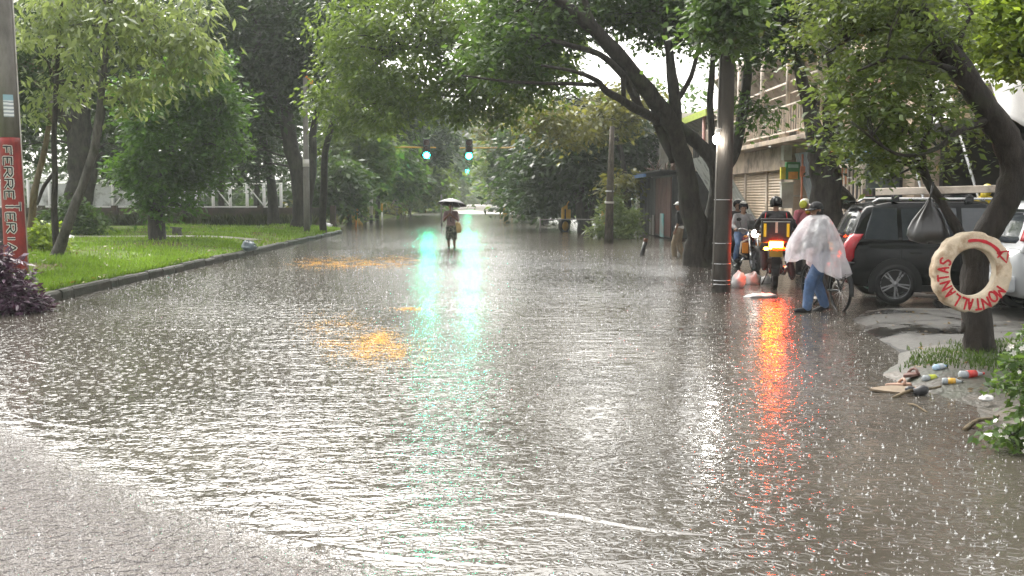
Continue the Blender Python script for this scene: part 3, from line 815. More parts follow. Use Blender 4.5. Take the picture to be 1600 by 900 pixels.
def stroke_mesh(b, polys, mapf, w, thick, mi=0):
    """polys in letter units, mapf(u, v) -> (point, normal); flat brush strokes laid on a surface"""
    for pl in polys:
        # resample
        q = []
        for (a, c), (d, e) in zip(pl[:-1], pl[1:]):
            n = max(2, int(math.hypot(d - a, e - c) / .12))
            q += [(a + (d - a) * i / n, c + (e - c) * i / n) for i in range(n)]
        q.append(pl[-1])
        pts = [mapf(*p) for p in q]
        vs = []; fs = []
        for i, (p, nn) in enumerate(pts):
            tn = (pts[min(i + 1, len(pts) - 1)][0] - pts[max(i - 1, 0)][0]).normalized()
            sd_ = tn.cross(nn).normalized()
            ww = w * (.85 + .3 * noise.noise(p * 60)) * (.8 if i in (0, len(pts) - 1) else 1)
            vs += [p + sd_ * ww + nn * .0005, p - sd_ * ww + nn * .0005, p - sd_ * ww + nn * thick, p + sd_ * ww + nn * thick]
        for i in range(len(pts) - 1):
            for k in range(4):
                a_ = i * 4 + k; b_ = i * 4 + (k + 1) % 4
                fs.append((a_, b_, b_ + 4, a_ + 4))
        fs.append((0, 1, 2, 3)); L = len(vs) - 4; fs.append((L, L + 1, L + 2, L + 3))
        b.add(vs, fs, mi)

# ------------------------------------------------------------------ left: painted pole
pb = P(26, 424, 20); pb.z = .27
pole = thing('utility_pole', 'tall concrete pole painted red at the foot with white edged lettering', 'pole', pb)
lean = Vector((-.010, 0, 1)).normalized()
def prad(h): return .205 - .0065 * h
b = MB(); b.tube([lean * h for h in (2.62, 4, 6, 8, 9.5)], [prad(h) for h in (2.62, 4, 6, 8, 9.5)], n=24); b.build('shaft', CONCP, pole)
b = MB(); hs_ = [-.2, .05, .3, .8, 1.3, 1.8, 2.3, 2.5, 2.615]
b.tube([lean * h for h in hs_], [prad(h) + .004 + (.006 * abs(noise.noise(Vector((h * 5, 0, 0))))) for h in hs_], n=24); b.build('painted_foot', REDP, pole)
def pole_map(v0, hgt, wid, yaw0):
    def f(u, v):
        # text runs down the pole: u along -z, v across to the right
        h = v0 - u * hgt; a = yaw0 + (v - .5) * wid / prad(h)
        nn = Vector((math.sin(a), -math.cos(a), 0))
        return lean * h + nn * (prad(h) + .011), nn
    return f
facing = math.atan2(-pb.x, pb.y) * -1 - .06
cam_dir = math.atan2((0 - pb.x), (pb.y - 0))       # angle so that nn points at the camera
bw = MB(); bk = MB(); h = 2.44
for ch, dh, wv in (('F', .20, .14), ('E', .19, .14), ('R', .22, .14), ('R', .22, .14), ('E', .20, .15), ('T', .21, .26), ('E', .20, .15), ('R', .22, .16), ('I', .14, .14), ('A', .22, .15)):
    mp = pole_map(h, dh * .86, wv, cam_dir - .30 + (.25 if ch == 'T' else 0))
    stroke_mesh(bw, GLY[ch], mp, .036, .004)
    mp2 = pole_map(h, dh * .86, wv, cam_dir - .30 + (.25 if ch == 'T' else 0))
    stroke_mesh(bk, GLY[ch], mp2, .014, .008)
    h -= dh * 1.02
bw.build('letter_outline', WHITE, pole); bk.build('lettering', BLKP, pole)
b = MB(); rows = []
for i in range(7):
    a = cam_dir - .42 + .19 * i * .85
    rows.append([lean * hh + Vector((math.sin(a), -math.cos(a), 0)) * (prad(hh) + .006) for hh in (3.42, 3.0)])
b.loft(rows, cap=False, loop=False)
def papermat():
    m, t, out = new_mat('notice_paper'); tc = t('ShaderNodeTexCoord')
    w = t('ShaderNodeTexWave', {'Vector': tc.outputs['Object'], 'Scale': 4.5, 'Distortion': 3.0, 'Detail': 3.0}, wave_type='BANDS', bands_direction='Z')
    sp_ = t('ShaderNodeSeparateXYZ', {'Vector': tc.outputs['Object']})
    top = t('ShaderNodeMapRange', {'Value': sp_.outputs[2], 'From Min': 3.30, 'From Max': 3.32})
    c = t.mix(t.ramp(w.outputs[0], [(.35, (0, 0, 0)), (.55, (1, 1, 1))]), (.25, .28, .30), (.62, .64, .64))
    c = t.mix(top.outputs[0], c, (.22, .36, .42))
    q = t('ShaderNodeBsdfPrincipled', {'Base Color': c, 'Roughness': .6}); t.t.links.new(q.outputs[0], out.inputs[0]); return m
b.build('notice', papermat(), pole)
b = MB(); b.tube([lean * hh + Vector((math.sin(cam_dir + 1.35), -math.cos(cam_dir + 1.35), 0)) * (prad(hh) + .012) for hh in (0, 3, 6, 9)], .014, n=6); b.build('conduit', WHITE, pole)
# dark stub post beside it
o = MB(); q = P(6, 418, 20.6); o.tube([(0, 0, -.2), (0, 0, .6), (.005, 0, 1.25)], [.07, .065, .06], n=10); o.box((.0, -.05, .95), (.1, .05, .3))
tag(o.build('stub_post', DARKM, loc=(q.x, q.y, .27)), 'short dark post standing left of the red painted pole', 'post')

# slim lamp post on the lawn tip
q = P(480, 364, 46); root = thing('lamp_post', 'slim grey concrete post with a white tag before the leaning black trunk', 'post', (q.x, q.y, .1))
b = MB(); b.tube([(0, 0, -.3), (0, 0, 2), (.02, 0, 5), (.03, 0, 6.9)], [.15, .14, .115, .10], n=12); b.build('shaft', CONCP, root)
b = MB(); b.tube([(0, 0, 3.0), (0, 0, 3.32)], [.146, .144], n=12); b.build('tag_band', WHITE, root)
b = MB(); b.tube([(.03, 0, 6.85), (.10, -.05, 6.95), (.26, -.1, 6.8)], [.05, .045, .03], n=8); b.ell((.3, -.1, 6.72), (.10, .08, .12)); b.build('lamp_bracket', ORAP, root)

# ------------------------------------------------------------------ left: low wall, white pipe fence, panels
WALLM = pbr('stained_wall', (.075, .055, .042), .7, var=.35, scale=2.5, bump=.4, dirt=(.03, .035, .018), dscale=.6)
b = MB(); b.box((-30, 57, .62), (41, .22, 1.1))
for i in range(11): b.box((-49 + i * 4, 56.9, .68), (.3, .3, 1.22))
tag(b.build('garden_wall', WALLM, bevel=.01), 'long low dark stained wall at the back of the lawn', 'wall')
IVY = leafmat('wall_weeds', (.02, .028, .01), (.05, .065, .02), (.10, .12, .035))
rr = random.Random(9); sp = [(-10 - 40 * rr.random(), 56.75 - .25 * rr.random(), .15 + .1 * rr.random()) for _ in range(9000)]
blades('weeds', 'dull green weeds growing against the low stained wall', sp, .5, .025, IVY, 5)
def pipe_fence(x0, x1, Y, z0, z1, n, diag, label, panel=None):
    root = thing('pipe_fence', label, 'fence', ((x0 + x1) / 2, Y, z0), group=None); cx = (x0 + x1) / 2
    b = MB(); H = z1 - z0
    for zz in (H, H * .08): b.bar((x0 - cx, 0, zz), (x1 - cx, 0, zz), .07, .07)
    b.build('rail', FENCEW, root)
    for i in range(n + 1):
        b = MB(); x = x0 + (x1 - x0) * i / n - cx; b.tube([(x, 0, -.6), (x, 0, H + .05)], .085, n=8); b.build('post', FENCEW, root)
    for i in diag:
        b = MB(); xa = x0 + (x1 - x0) * i / n - cx; xb = x0 + (x1 - x0) * (i + 1) / n - cx
        if i % 2: b.bar((xa, .03, H * .95), (xb, .03, H * .1), .06)
        else: b.bar((xa, .03, H * .1), (xb, .03, H * .95), .06)
        b.build('brace', FENCEW, root)
    if panel: b = MB(); b.box((0, .12, H * .45), (x1 - x0 - .1, .03, H * .9)); b.build('panel', panel, root)
FENCEW = pbr('fence_white', (.80, .79, .77), .5, var=.06)
PANEL = pbr('court_panel', (.62, .63, .62), .7, var=.12, scale=1.5, dirt=(.2, .2, .18))
pipe_fence(-26, -19, 57.6, 1.1, 2.65, 6, (2, 4), 'white pipe fence with pale grey sheeting behind the thick trunks', PANEL)
pipe_fence(-18.6, -12, 57.6, 1.1, 2.5, 7, (0, 1, 3, 5, 6), 'white pipe fence with diagonal braces right of the bright tree')
pipe_fence(-37, -26.6, 58, 1.1, 2.7, 7, (), 'white pipe fence at the far left behind the tan trunk', PANEL)

# ------------------------------------------------------------------ markers beyond the side street
def striped_post(px, py, Y, hgt, rad, bands, label, lean_=0):
    q = P(px, py, Y); root = thing('marker_post', label, 'post', (q.x, q.y, 0))
    z = -.2
    for f, m in bands:
        b = MB(); z2 = z + (hgt + .2) * f; b.tube([(lean_ * z, 0, z), (lean_ * z2, 0, z2)], rad, n=10); b.build('band', m, root); z = z2 + .0
striped_post(563, 345, 66, 2.5, .16, [(.22, YELP), (.1, BLKP), (.14, WHITE), (.1, BLKP), (.44, ORAP)], 'orange and black banded post at the side street corner')
striped_post(556, 356, 60, 1.6, .06, [(.5, ORAP), (.5, YELP)], 'thin orange leaning stake before the banded post', .1)
striped_post(580, 341, 72, 2.3, .13, [(.28, DARKM), (.72, WHITE)], 'plain white marker post right of the orange banded post')
striped_post(597, 351, 64, 1.35, .06, [(.12, BLKP), (.55, WHITE), (.33, YELP)], 'thin cream stake standing in the flood left of the umbrella')
striped_post(664, 330, 130, 3.2, .18, [(.2, YELP), (.15, BLKP), (.2, YELP), (.12, BLKP), (.33, WHITE)], 'yellow and black banded post far down the left kerb')
striped_post(547, 350, 66, 2.1, .05, [(1, WHITE)], 'thin pale leaning stake left of the orange banded post', .03)
striped_post(690, 353, 62, 1.9, .045, [(1, CONCP)], 'thin grey rod in the water left of the umbrella man')
striped_post(811, 330, 110, 2.1, .16, [(1, WHITE)], 'white post at the far right of the crossing')
striped_post(1003, 398, 31, .50, .065, [(.85, DARKM), (.15, pbr('rust', (.12, .05, .03), .7))], 'short dark pipe sticking out of the water near the kiosk', .25)

# ------------------------------------------------------------------ traffic signals
GREEN = emis('signal_green', (.004, 1.0, .50), 78)
SIGB = pbr('signal_housing', (.02, .022, .02), .5)
LENSD = pbr('unlit_lens', (.05, .015, .012), .25)
def signal(px, py, Y, armx, label, drop=0, sc=1.0, up=True):
    c = P(px, py, Y)
    root = thing('traffic_signal', label, 'traffic light', (armx, Y, 0))
    b = MB(); b.tube([(0, 0, -.3), (0, 0, 3), (0, 0, c.z + .7)], [.14, .13, .11], n=12); b.build('pole', YELP, root)
    b = MB(); dx = c.x - armx; sg = 1 if dx > 0 else -1
    b.tube([(0, 0, c.z + .42), (dx * .5, 0, c.z + .55), (dx + sg * .6, 0, c.z + .52)], [.075, .06, .05], n=10); b.build('arm', YELP, root)
    h = MB(); h.box((dx, -.12, c.z + .42), (.46, .22, 1.32)); hd = h.build('housing', SIGB, root, bevel=.03)
    for k in range(3):
        M_ = Matrix.Translation((dx, -.235, c.z + .42 * k)) @ Matrix.Rotation(PI / 2, 4, 'X')
        l = MB(); l.lathe([(.0, .03), (.12, .026), (.195, .006), (.20, 0)], 18, M_); l.build('lens', GREEN if k == 0 else LENSD, hd)
        v = MB(); vs = []
        for a in range(-1, 12):
            an = a / 10 * PI
            for d in (0, .2): vs.append(M_ @ Vector((.21 * math.cos(an), .21 * math.sin(an), d)))
        v.add(vs, [(i * 2, i * 2 + 1, i * 2 + 3, i * 2 + 2) for i in range(12)], 0, True); v.build('visor', SIGB, hd)
    return root
signal(667, 243, 68, -9.4, 'green traffic light on a yellow arm, nearest the left trees')
signal(733, 244, 66, 6.9, 'brightest green traffic light hanging over the middle of the street')
signal(730, 267, 150, -10.2, 'small distant green traffic light below the brightest one')

# ------------------------------------------------------------------ right: wooden pole, roller cart, kiosk
q = G(951, 379); root = thing('wooden_pole', 'weathered wooden pole with a pale band standing in the flood', 'pole', (q.x, q.y, 0))
WOOD = barkmat('pole_wood', (.03, .025, .02), (.13, .11, .085), 12)
b = MB(); b.tube([(0, 0, -.3), (.02, 0, 1.5), (.06, 0, 3), (.10, 0, 4.45)], [.185, .15, .115, .085], n=14, wob=.06); b.build('shaft', WOOD, root)
b = MB(); b.tube([(.02, 0, 1.5), (.02, 0, 1.58)], .182, n=14); b.build('pale_band', WHITE, root)
b = MB(); b.tube([(.03, 0, 1.95), (.03, 0, 2.0)], .172, n=14); b.build('wire_band', STEEL, root)

q = G(884, 362); root = thing('hand_roller', 'yellow upright machine frame on one black tyred wheel', 'machine', (q.x, q.y, 0), R_(40), scale=.88)
b = MB(); b.lathe([(.27, -.1), (.37, -.11), (.42, -.05), (.42, .05), (.37, .11), (.27, .1)], 28, Matrix.Translation((-.12, 0, .33)) @ Matrix.Rotation(PI / 2, 4, 'X'), closed=True); w_ = b.build('tyre', BLACK, root)
b = MB(); b.lathe([(.0, -.06), (.27, -.08), (.27, .08), (0, .06)], 20, Matrix.Translation((-.12, 0, .33)) @ Matrix.Rotation(PI / 2, 4, 'X')); b.build('hub', YELP, w_)
b = MB(); b.bar((-.25, 0, .4), (-.22, 0, 1.45), .10, .16); b.bar((.02, 0, .4), (.02, 0, 1.5), .10, .16); b.bar((-.3, 0, 1.35), (.1, 0, 1.35), .08); b.box((.18, 0, 1.0), (.2, .25, .55)); b.build('frame', YELP, root, bevel=.01)
b = MB(); b.box((-.1, .05, .95), (.16, .2, .7)); b.build('engine', DARKM, root, bevel=.02)
b = MB(); b.tube([(.05, 0, 1.45), (.12, 0, 1.62), (.2, -.05, 1.75)], .03, n=8); b.build('lever', YELP, root)
q2 = G(880, 362)
b = MB(); b.tube([(q2.x - 1.2, q2.y - .6, .62), (q2.x + .4, q2.y - 1.4, .66), (q2.x + 1.9, q2.y - 6, .72), (q.x + 1.0, q.y - 11.6, .78)], .03, n=6)
b.tube([(q2.x - 1.2, q2.y - .6, -.2), (q2.x - 1.2, q2.y - .6, .68)], .04, n=6)
tag(b.build('barrier_rope', CONCP), 'grey rope barrier tied between a stake and the wooden pole', 'rope')

KDARK = pbr('kiosk_dark_sheet', (.016, .016, .02), .5, var=.4, scale=3, dirt=(.04, .038, .036))
KBROWN = pbr('kiosk_brown_sheet', (.085, .038, .03), .6, var=.25, scale=3, dirt=(.05, .03, .025))
BLUET = pbr('blue_tarp', (.10, .20, .42), .5, var=.2)
TEAL = pbr('teal_paint', (.20, .40, .40), .6, var=.2, dirt=(.3, .3, .28))
root = thing('kiosk', 'dark sheet metal kiosk with a blue edged roof behind the leaning tree', 'kiosk', (7.2, 43, 0))
b = MB(); b.box((1.6, 3.5, 1.35), (3.2, 9.2, 2.6)); b.build('body', KDARK, root)
for i in range(9):
    b = MB(); b.box((-.03, -.6 + i * 1.0 + .05, 1.35), (.05, .93, 2.45))
    b.build('sheet', KBROWN if i < 4 else KDARK, root, bevel=.01)
b = MB(); b.box((1.4, 3.5, 2.74), (3.9, 9.6, .07), (0, R_(3), 0)); b.build('roof', DARKM, root)
b = MB(); b.box((-.56, 5.4, 2.72), (.10, 5.2, .14)); b.build('roof_edge', BLUET, root)
b = MB(); b.box((-.09, .85, .55), (.05, .8, 1.0)); b.build('teal_board', TEAL, root)
b = MB(); b.box((-.09, 3.2, .5), (.05, .55, .9)); b.box((-.09, 4.1, .42), (.05, .6, .75)); b.build('grey_board', CONC, root)
SIDEW = pbr('louver_wood', (.35, .31, .27), .6)
b = MB()
for k in range(7): b.box((-.10, 8.3, .7 + k * .19), (.05, .45, .08))
b.build('louver', SIDEW, root)
# junk on the kiosk roof
b = MB(); rr = random.Random(2)
for k in range(26):
    a = Vector((8.0 + rr.uniform(-.7, .8), 47 + rr.uniform(-2.5, 2.5), 2.84)); d = Vector((rr.uniform(-.5, .5), rr.uniform(-.9, .9), rr.uniform(.1, .75)))
    b.tube([a, a + d * .6 + Vector((0, 0, .05)), a + d], [.035, .03, .02], n=5)
tag(b.build('scrap_pile', pbr('rusty_scrap', (.11, .065, .045), .7, var=.4, scale=9)), 'tangle of rusty scrap lying on the kiosk roof', 'scrap')

# ------------------------------------------------------------------ houses on the right (street face at x = FX)
FX = 9.0
CREAM = pbr('cream_wall', (.60, .52, .41), .7, var=.1, scale=1.5, bump=.2, dirt=(.22, .18, .14), dscale=.9)
BEIGE = pbr('beige_wall', (.56, .45, .35), .7, var=.12, scale=1.5, bump=.2, dirt=(.38, .30, .23), dscale=.8)
PINKB = pbr('pink_brick', (.50, .29, .23), .75, var=.25, scale=9, dirt=(.2, .13, .11))
FASC = pbr('fascia_concrete', (.42, .33, .25), .65, var=.2, scale=2, dirt=(.11, .085, .07), dscale=1.2)
SHUT = pbr('shutter_steel', (.52, .41, .30), .45, var=.12, scale=3, dirt=(.36, .28, .2), dscale=1.0)
GLASS = pbr('window_glass', (.03, .035, .04), .08, var=.2, spec=.7)
ROOFM = pbr('roof_sheet', (.26, .23, .20), .5, var=.25, scale=3, dirt=(.07, .06, .05))
PIPEW = pbr('cream_steel', (.72, .62, .53), .5, var=.1, dirt=(.3, .25, .2))
CLEAR = pbr('plastic_awning', (.42, .44, .42), .3, var=.15, scale=3)
GREENW = pbr('green_wall', (.48, .56, .40), .7, var=.12)

def corr_sheet(b, p00, p10, p01, n, amp, th=.02):
    """corrugated sheet: p00->p10 across the corrugation, p00->p01 along it"""
    p00, p10, p01 = Vector(p00), Vector(p10), Vector(p01); nn = (p10 - p00).cross(p01 - p00).normalized()
    r0 = []; r1 = []
    for i in range(n + 1):
        o_ = nn * (amp * math.sin(i * PI / 2)); r0.append(p00.lerp(p10, i / n) + o_); r1.append(p00.lerp(p10, i / n) + (p01 - p00) + o_)
    b.loft([r0, r1], cap=False, loop=False, smooth=False)
    b.loft([[p + nn * th for p in r0], [p + nn * th for p in r1]], cap=False, loop=False, smooth=False)

# house with the roller shutters and the balcony
root = thing('shutter_house', 'two storey beige house with roller shutters below a railed balcony', 'house', (FX, 35, 0))
y0, y1 = -3.6, 6.0       # relative to 35
u0 = -8.3                # the upper floor runs on over the shop front
b = MB(); b.box((3.6, (y0 + y1) / 2, 1.7), (7, y1 - y0, 3.6)); b.box((4.4, (u0 + y1) / 2, 5.02), (5.2, y1 - u0, 3.3)); b.build('wall', BEIGE, root)
for k, (ya, yb) in enumerate(((-2.55, -.95), (-.75, 2.0), (2.2, 4.0), (4.2, 5.8))):
    b = MB(); n = 26; prof = []
    for i in range(n + 1):
        z = .12 + 2.42 * i / n
        prof += [(.06, z), (.035, z + .045)] if i < n else [(.06, z)]
    rings = [[Vector((x, ya, z)) for x, z in prof], [Vector((x, yb, z)) for x, z in prof]]
    b.loft(rings, cap=False, loop=False, smooth=False); s_ = b.build('shutter', SHUT, root)
    for yy in (ya - .05, yb + .05): b = MB(); b.box((.05, yy, 1.35), (.10, .08, 2.6)); b.build('guide_rail', PIPEW, s_)
b = MB(); b.box((.0, (y0 + y1) / 2, 2.95), (.35, y1 - y0 + .02, .72)); b.build('fascia', FASC, root, bevel=.01)
b = MB(); b.box((.6, (u0 + y1) / 2, 3.40), (2.6, y1 - u0 + .3, .14)); b.build('balcony_slab', FASC, root, bevel=.01)
b = MB(); corr_sheet(b, (-1.25, 1.0, 3.26), (-1.25, 6.0, 3.26), (.5, 0, .06), 40, .018); b.build('awning', CLEAR, root, recalc=False)
b = MB()
for zz in (3.62, 4.38): b.bar((-.62, u0, zz), (-.62, y1, zz), .045)
for i in range(60):
    y = u0 + (y1 - u0) * i / 59; b.bar((-.62, y, 3.6), (-.62, y, 4.38), .034)
b.build('railing', PIPEW, root)
for y in (u0 + .15, u0 + 3.0, u0 + 5.9, u0 + 9.0, y1 - .4):
    b = MB(); b.tube([(-.6, y, 3.46), (-.6, y, 6.42)], .06, n=10); b.build('post', PIPEW, root)
b = MB(); b.box((1.77, (u0 + y1) / 2, 5.15), (.06, y1 - u0, .7)); b.build('brick_band', PINKB, root)
for ya in (-7.6, -5.3, -2.9, -.6, 1.8, 4.2):
    b = MB(); b.box((1.77, ya + .6, 4.25), (.06, 1.4, 1.0)); f_ = b.build('window', PIPEW, root)
    b = MB()
    for j in range(3): b.box((1.735, ya + .6 - .45 + j * .45, 4.25), (.02, .38, .9))
    b.build('pane', GLASS, f_)
b = MB(); b.bar((-.55, u0, 5.05), (-.55, y1, 5.05), .05); b.bar((-.55, u0, 4.72), (-.55, y1, 4.72), .03); b.build('cross_rail', PIPEW, root)
b = MB(); corr_sheet(b, (-.35, u0 - .4, 6.45), (-.35, y1 + .3, 6.45), (5.0, 0, 1.75), 60, .02); b.build('roof', ROOFM, root, recalc=False)
b = MB(); b.box((-.38, (u0 + y1) / 2, 6.4), (.06, y1 - u0 + .7, .16))
for y in np.linspace(u0, y1, 6): b.bar((-.33, y, 6.36), (1.8, y, 7.06), .06, .10)
b.build('eave_beam', PIPEW, root)

# cream house with yellow corner
root = thing('cream_house', 'cream house with a yellow corner strip and lime roof edge', 'house', (FX + .3, 46, 0))
b = MB(); b.box((3.5, 0, 2.6), (7, 9.4, 5.2)); b.build('wall', CREAM, root)
b = MB(); b.box((-.03, -3.3, 3.2), (.1, .22, 4.0)); b.build('corner_strip', YELP, root)
for y in (-1.6, 1.4):
    b = MB(); b.box((-.02, y, 3.9), (.10, 1.5, 1.3)); f_ = b.build('window', WHITE, root)
    b = MB(); b.box((-.085, y - .35, 3.9), (.03, .62, 1.15)); b.box((-.085, y + .35, 3.9), (.03, .62, 1.15)); b.build('pane', GLASS, f_)
b = MB(); corr_sheet(b, (-.9, -5, 5.2), (-.9, 5, 5.2), (6, 0, 1.7), 50, .02); b.build('roof', ROOFM, root, recalc=False)
b = MB(); b.box((-.93, 0, 5.12), (.08, 10, .28)); b.build('roof_edge', pbr('lime_edge', (.36, .44, .08), .6), root)
b = MB(); b.tube([(-.8, -3.9, 0), (-.8, -3.9, 5.1)], .07, n=10); b.build('downpipe', pbr('rose_pipe', (.42, .22, .18), .5), root)

root = thing('pillared_house', 'pale house with white pillars and green tinted wall beside the dark tree', 'house', (FX - .4, 56, 0))
b = MB(); b.box((3.5, 0, 2.8), (6, 9.6, 5.6)); b.build('wall', GREENW, root)
for y in (-4.2, -1.6, 1.4, 4.2):
    b = MB(); b.box((-.15, y, 2.7), (.4, .42, 5.4)); b.box((-.15, y, 5.2), (.56, .56, .2)); b.build('pillar', WHITE, root, bevel=.02)
for y in (-2.9, 0, 2.8):
    b = MB(); b.box((.45, y, 3.9), (.12, 1.5, 1.7)); f_ = b.build('window', KBROWN, root)
    b = MB(); b.box((.375, y - .35, 3.9), (.03, .6, 1.5)); b.box((.375, y + .35, 3.9), (.03, .6, 1.5)); b.build('pane', GLASS, f_)
b = MB(); b.box((3.2, 0, 5.75), (7.4, 10.2, .25)); b.build('roof', WHITE, root)

# entrance bay and gate
root = thing('gate_house', 'single storey shop front with a cream lattice gate behind the parked car', 'house', (FX + .1, 27, 0))
b = MB(); b.box((4.0, .4, 1.6), (7, 7.9, 3.2)); b.build('wall', BEIGE, root)
b = MB(); b.box((.47, -1.2, 1.25), (.08, 3.3, 2.5)); b.build('entrance_shade', KDARK, root)  # dark panel put in for the shade of the open entrance
b = MB(); corr_sheet(b, (-.10, 1.2, 3.06), (-.10, 3.9, 3.06), (.5, 0, .10), 30, .02); b.build('canopy', pbr('blue_grey_sheet', (.22, .25, .27), .5), root, recalc=False)
b = MB(); b.box((.42, 2.6, 1.2), (.08, .9, 2.1)); d_ = b.build('door', PIPEW, root)
b = MB()
for j in range(5): b.box((.36, 2.6, .5 + j * .35), (.02, .6, .18))
b.build('door_panel', GLASS, d_)
b = MB(); b.box((.38, 1.4, 1.6), (.1, .5, 2.6)); b.build('pink_column', pbr('pink_plaster', (.42, .30, .27), .7), root)
b = MB(); b.box((.38, .9, 2.35), (.06, .5, .5)); b.build('orange_board', pbr('salmon_board', (.62, .25, .12), .6), root)
b = MB(); b.box((.40, -1.2, 2.72), (.06, 1.7, .42)); b.build('orange_sign', pbr('ochre_sign', (.50, .22, .06), .6, var=.3, scale=5), root)

gx = FX - .35
root = thing('lattice_gate', 'tall cream steel lattice gate with sloping bars left of the parked car', 'gate', (gx, 25.8, 0))
b = MB()
for y, zt in ((-1.7, 2.5), (0, 2.52), (1.55, 2.55)): b.box((0, y, zt / 2), (.08, .08, zt))
b.bar((0, -1.75, 2.5), (0, 1.6, 2.55), .09, .09); b.bar((0, -1.7, .25), (0, 1.55, .25), .06); b.bar((0, -1.7, 1.35), (0, 1.55, 1.35), .05); b.build('frame', PIPEW, root)
b = MB()
for i in range(1, 12):
    y = -1.7 + 3.25 * i / 12; b.bar((0, y, .25), (0, y, 2.5), .035)
for k in range(4): b.bar((.03, -1.7, 2.35 - k * .55), (.03, 1.55, 1.35 - k * .40), .035)
b.build('bars', PIPEW, root)
b = MB()
for y, z, s_, m in ((-1.0, 2.62, .22, 0), (-.5, 2.68, .26, 1), (-1.5, 2.62, .2, 1), (.2, 2.66, .24, 0)):
    b.ell((FX - .1, 25.8 + y, z + .08), (.3, .38, s_), n=10, m=6, mi=m)
tag(b.build('bundle', [pbr('navy_cloth', (.03, .035, .06), .7), pbr('sky_cloth', (.10, .2, .3), .7)]), 'dark blue wrapped bundle lying on top of the lattice gate', 'bundle')

# hanging shop sign boxes
q = P(1238, 268, 30.6)
root = thing('shop_sign', 'green box sign with an orange panel and yellow end on the shop front', 'sign', (q.x, q.y, q.z))
b = MB(); b.box((0, 0, .02), (.42, .16, .52)); b.build('box', pbr('sign_green', (.06, .26, .07), .5), root, bevel=.02)
b = MB(); b.box((.0, -.09, -.12), (.28, .02, .22)); b.build('panel', pbr('sign_orange', (.72, .33, .03), .5), root)
b = MB(); b.box((.0, -.09, .16), (.3, .02, .10)); b.build('pale_strip', pbr('sign_mint', (.35, .6, .4), .5), root)
b = MB(); b.box((-.29, -.02, -.05), (.14, .12, .36)); b.build('end_piece', pbr('sign_yellow', (.62, .55, .05), .5), root)
b = MB(); b.bar((.2, 0, .1), (1.3, .1, .35), .04); b.build('bracket', DARKM, root)
q = P(1229, 235, 31.5); b = MB(); b.box((0, 0, 0), (.26, .3, .6)); b.bar((.13, 0, 0), (.5, 0, 0), .05)
tag(b.build('meter_box', WHITE, loc=q, bevel=.02), 'white box fixed above the green shop sign', 'box')
q = P(1229, 306, 31); b = MB(); b.box((0, 0, 0), (.36, .2, .75)); b.bar((.1, .1, 0), (.9, .1, 0), .05); b.box((0, 0, .39), (.42, .24, .05))
tag(b.build('notice_board', WHITE, loc=q, bevel=.01), 'cream notice board below the green shop sign', 'board')
q = P(1254, 268, 30); b = MB(); b.box((0, 0, 0), (.14, .04, .30)); b.tube([(0, .03, -1.6), (0, .03, .5)], .03, n=8)
tag(b.build('banner', pbr('salmon_cloth', (.62, .22, .12), .6), loc=q), 'narrow salmon banner on a pole beside the shop sign', 'banner')

# carport and pale upper floor at the right edge
DARKW = pbr('dark_interior_wall', (.02, .018, .016), .8, var=.4, scale=2, dirt=(.035, .03, .025))  # dark of the open carport's interior put into the wall colour
root = thing('carport_house', 'house with a dark open carport under a pale upper floor', 'house', (10.2, 18.6, 0))
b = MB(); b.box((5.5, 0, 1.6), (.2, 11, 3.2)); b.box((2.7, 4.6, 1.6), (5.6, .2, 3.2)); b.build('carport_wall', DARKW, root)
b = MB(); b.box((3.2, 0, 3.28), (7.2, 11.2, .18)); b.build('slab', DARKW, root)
b = MB(); b.box((3.6, .4, 4.9), (5.6, 9.6, 3.0)); b.build('upper_wall', CREAM, root)
for y in (-2.5, .4, 3.2):
    b = MB(); b.box((.77, y, 4.7), (.1, 1.5, 1.3)); f_ = b.build('window', WHITE, root)
    b = MB(); b.box((.705, y - .36, 4.7), (.03, .64, 1.15)); b.box((.705, y + .36, 4.7), (.03, .64, 1.15)); b.build('pane', GLASS, f_)
for y in (-5.2, -1.6, 2.0, 5.2):
    b = MB(); b.box((.05, y, 1.6), (.14, .14, 3.2)); b.build('post', DARKM, root)
for (a, c, lab) in (((1420, 222), (1440, 300), 'thin grey prop pole leaning over the roof rack of the dark car'), ((1498, 205), (1528, 306), 'thin pale prop pole leaning right of the roof rack')):
    p0, p1 = P(*a, 19.4), P(*c, 19.0); d = (p1 - p0); p2 = p1 + d * ((p1.z - .0) / -d.z)
    b = MB(); b.tube([p0, p1, p2], .028, n=8); tag(b.build('prop_pole', STEEL), lab, 'pole')
SHEET = pbr('white_tarp', (.70, .69, .67), .45, var=.06)
def tarp(px0, px1, py0, py1, Y, label, sag):
    b = MB(); rows = []
    for i in range(13):
        u = i / 12; row = []
        for j in range(9):
            v = j / 8; p = P(px0 + (px1 - px0) * u, py0 + (py1 - py0) * v, Y)
            p.y += .5 * (1 - v) + .06 * math.sin(u * 14 + v * 3); p.z -= sag * (4 * u * (1 - u) - .5) * v
            row.append(p)
        rows.append(row)
    b.loft(rows, cap=False, loop=False); o = b.build('tarpaulin', SHEET, recalc=False)
    sd2 = o.modifiers.new('t', 'SOLIDIFY'); sd2.thickness = .01
    tag(o, label, 'tarpaulin')
tarp(1570, 1680, 120, 190, 17.5, 'white tarpaulin sagging under the carport roof at the edge of the picture', .22)
tarp(1512, 1556, 94, 128, 18.2, 'white tarpaulin strip between the ring tree limb and the lime leaves', .05)
tarp(1458, 1492, 120, 172, 18.4, 'pale hanging sheet seen through the fork of the roadside tree', .1)
tarp(1440, 1486, 168, 188, 18.0, 'small white sheet lying over the carport roof edge', .1)

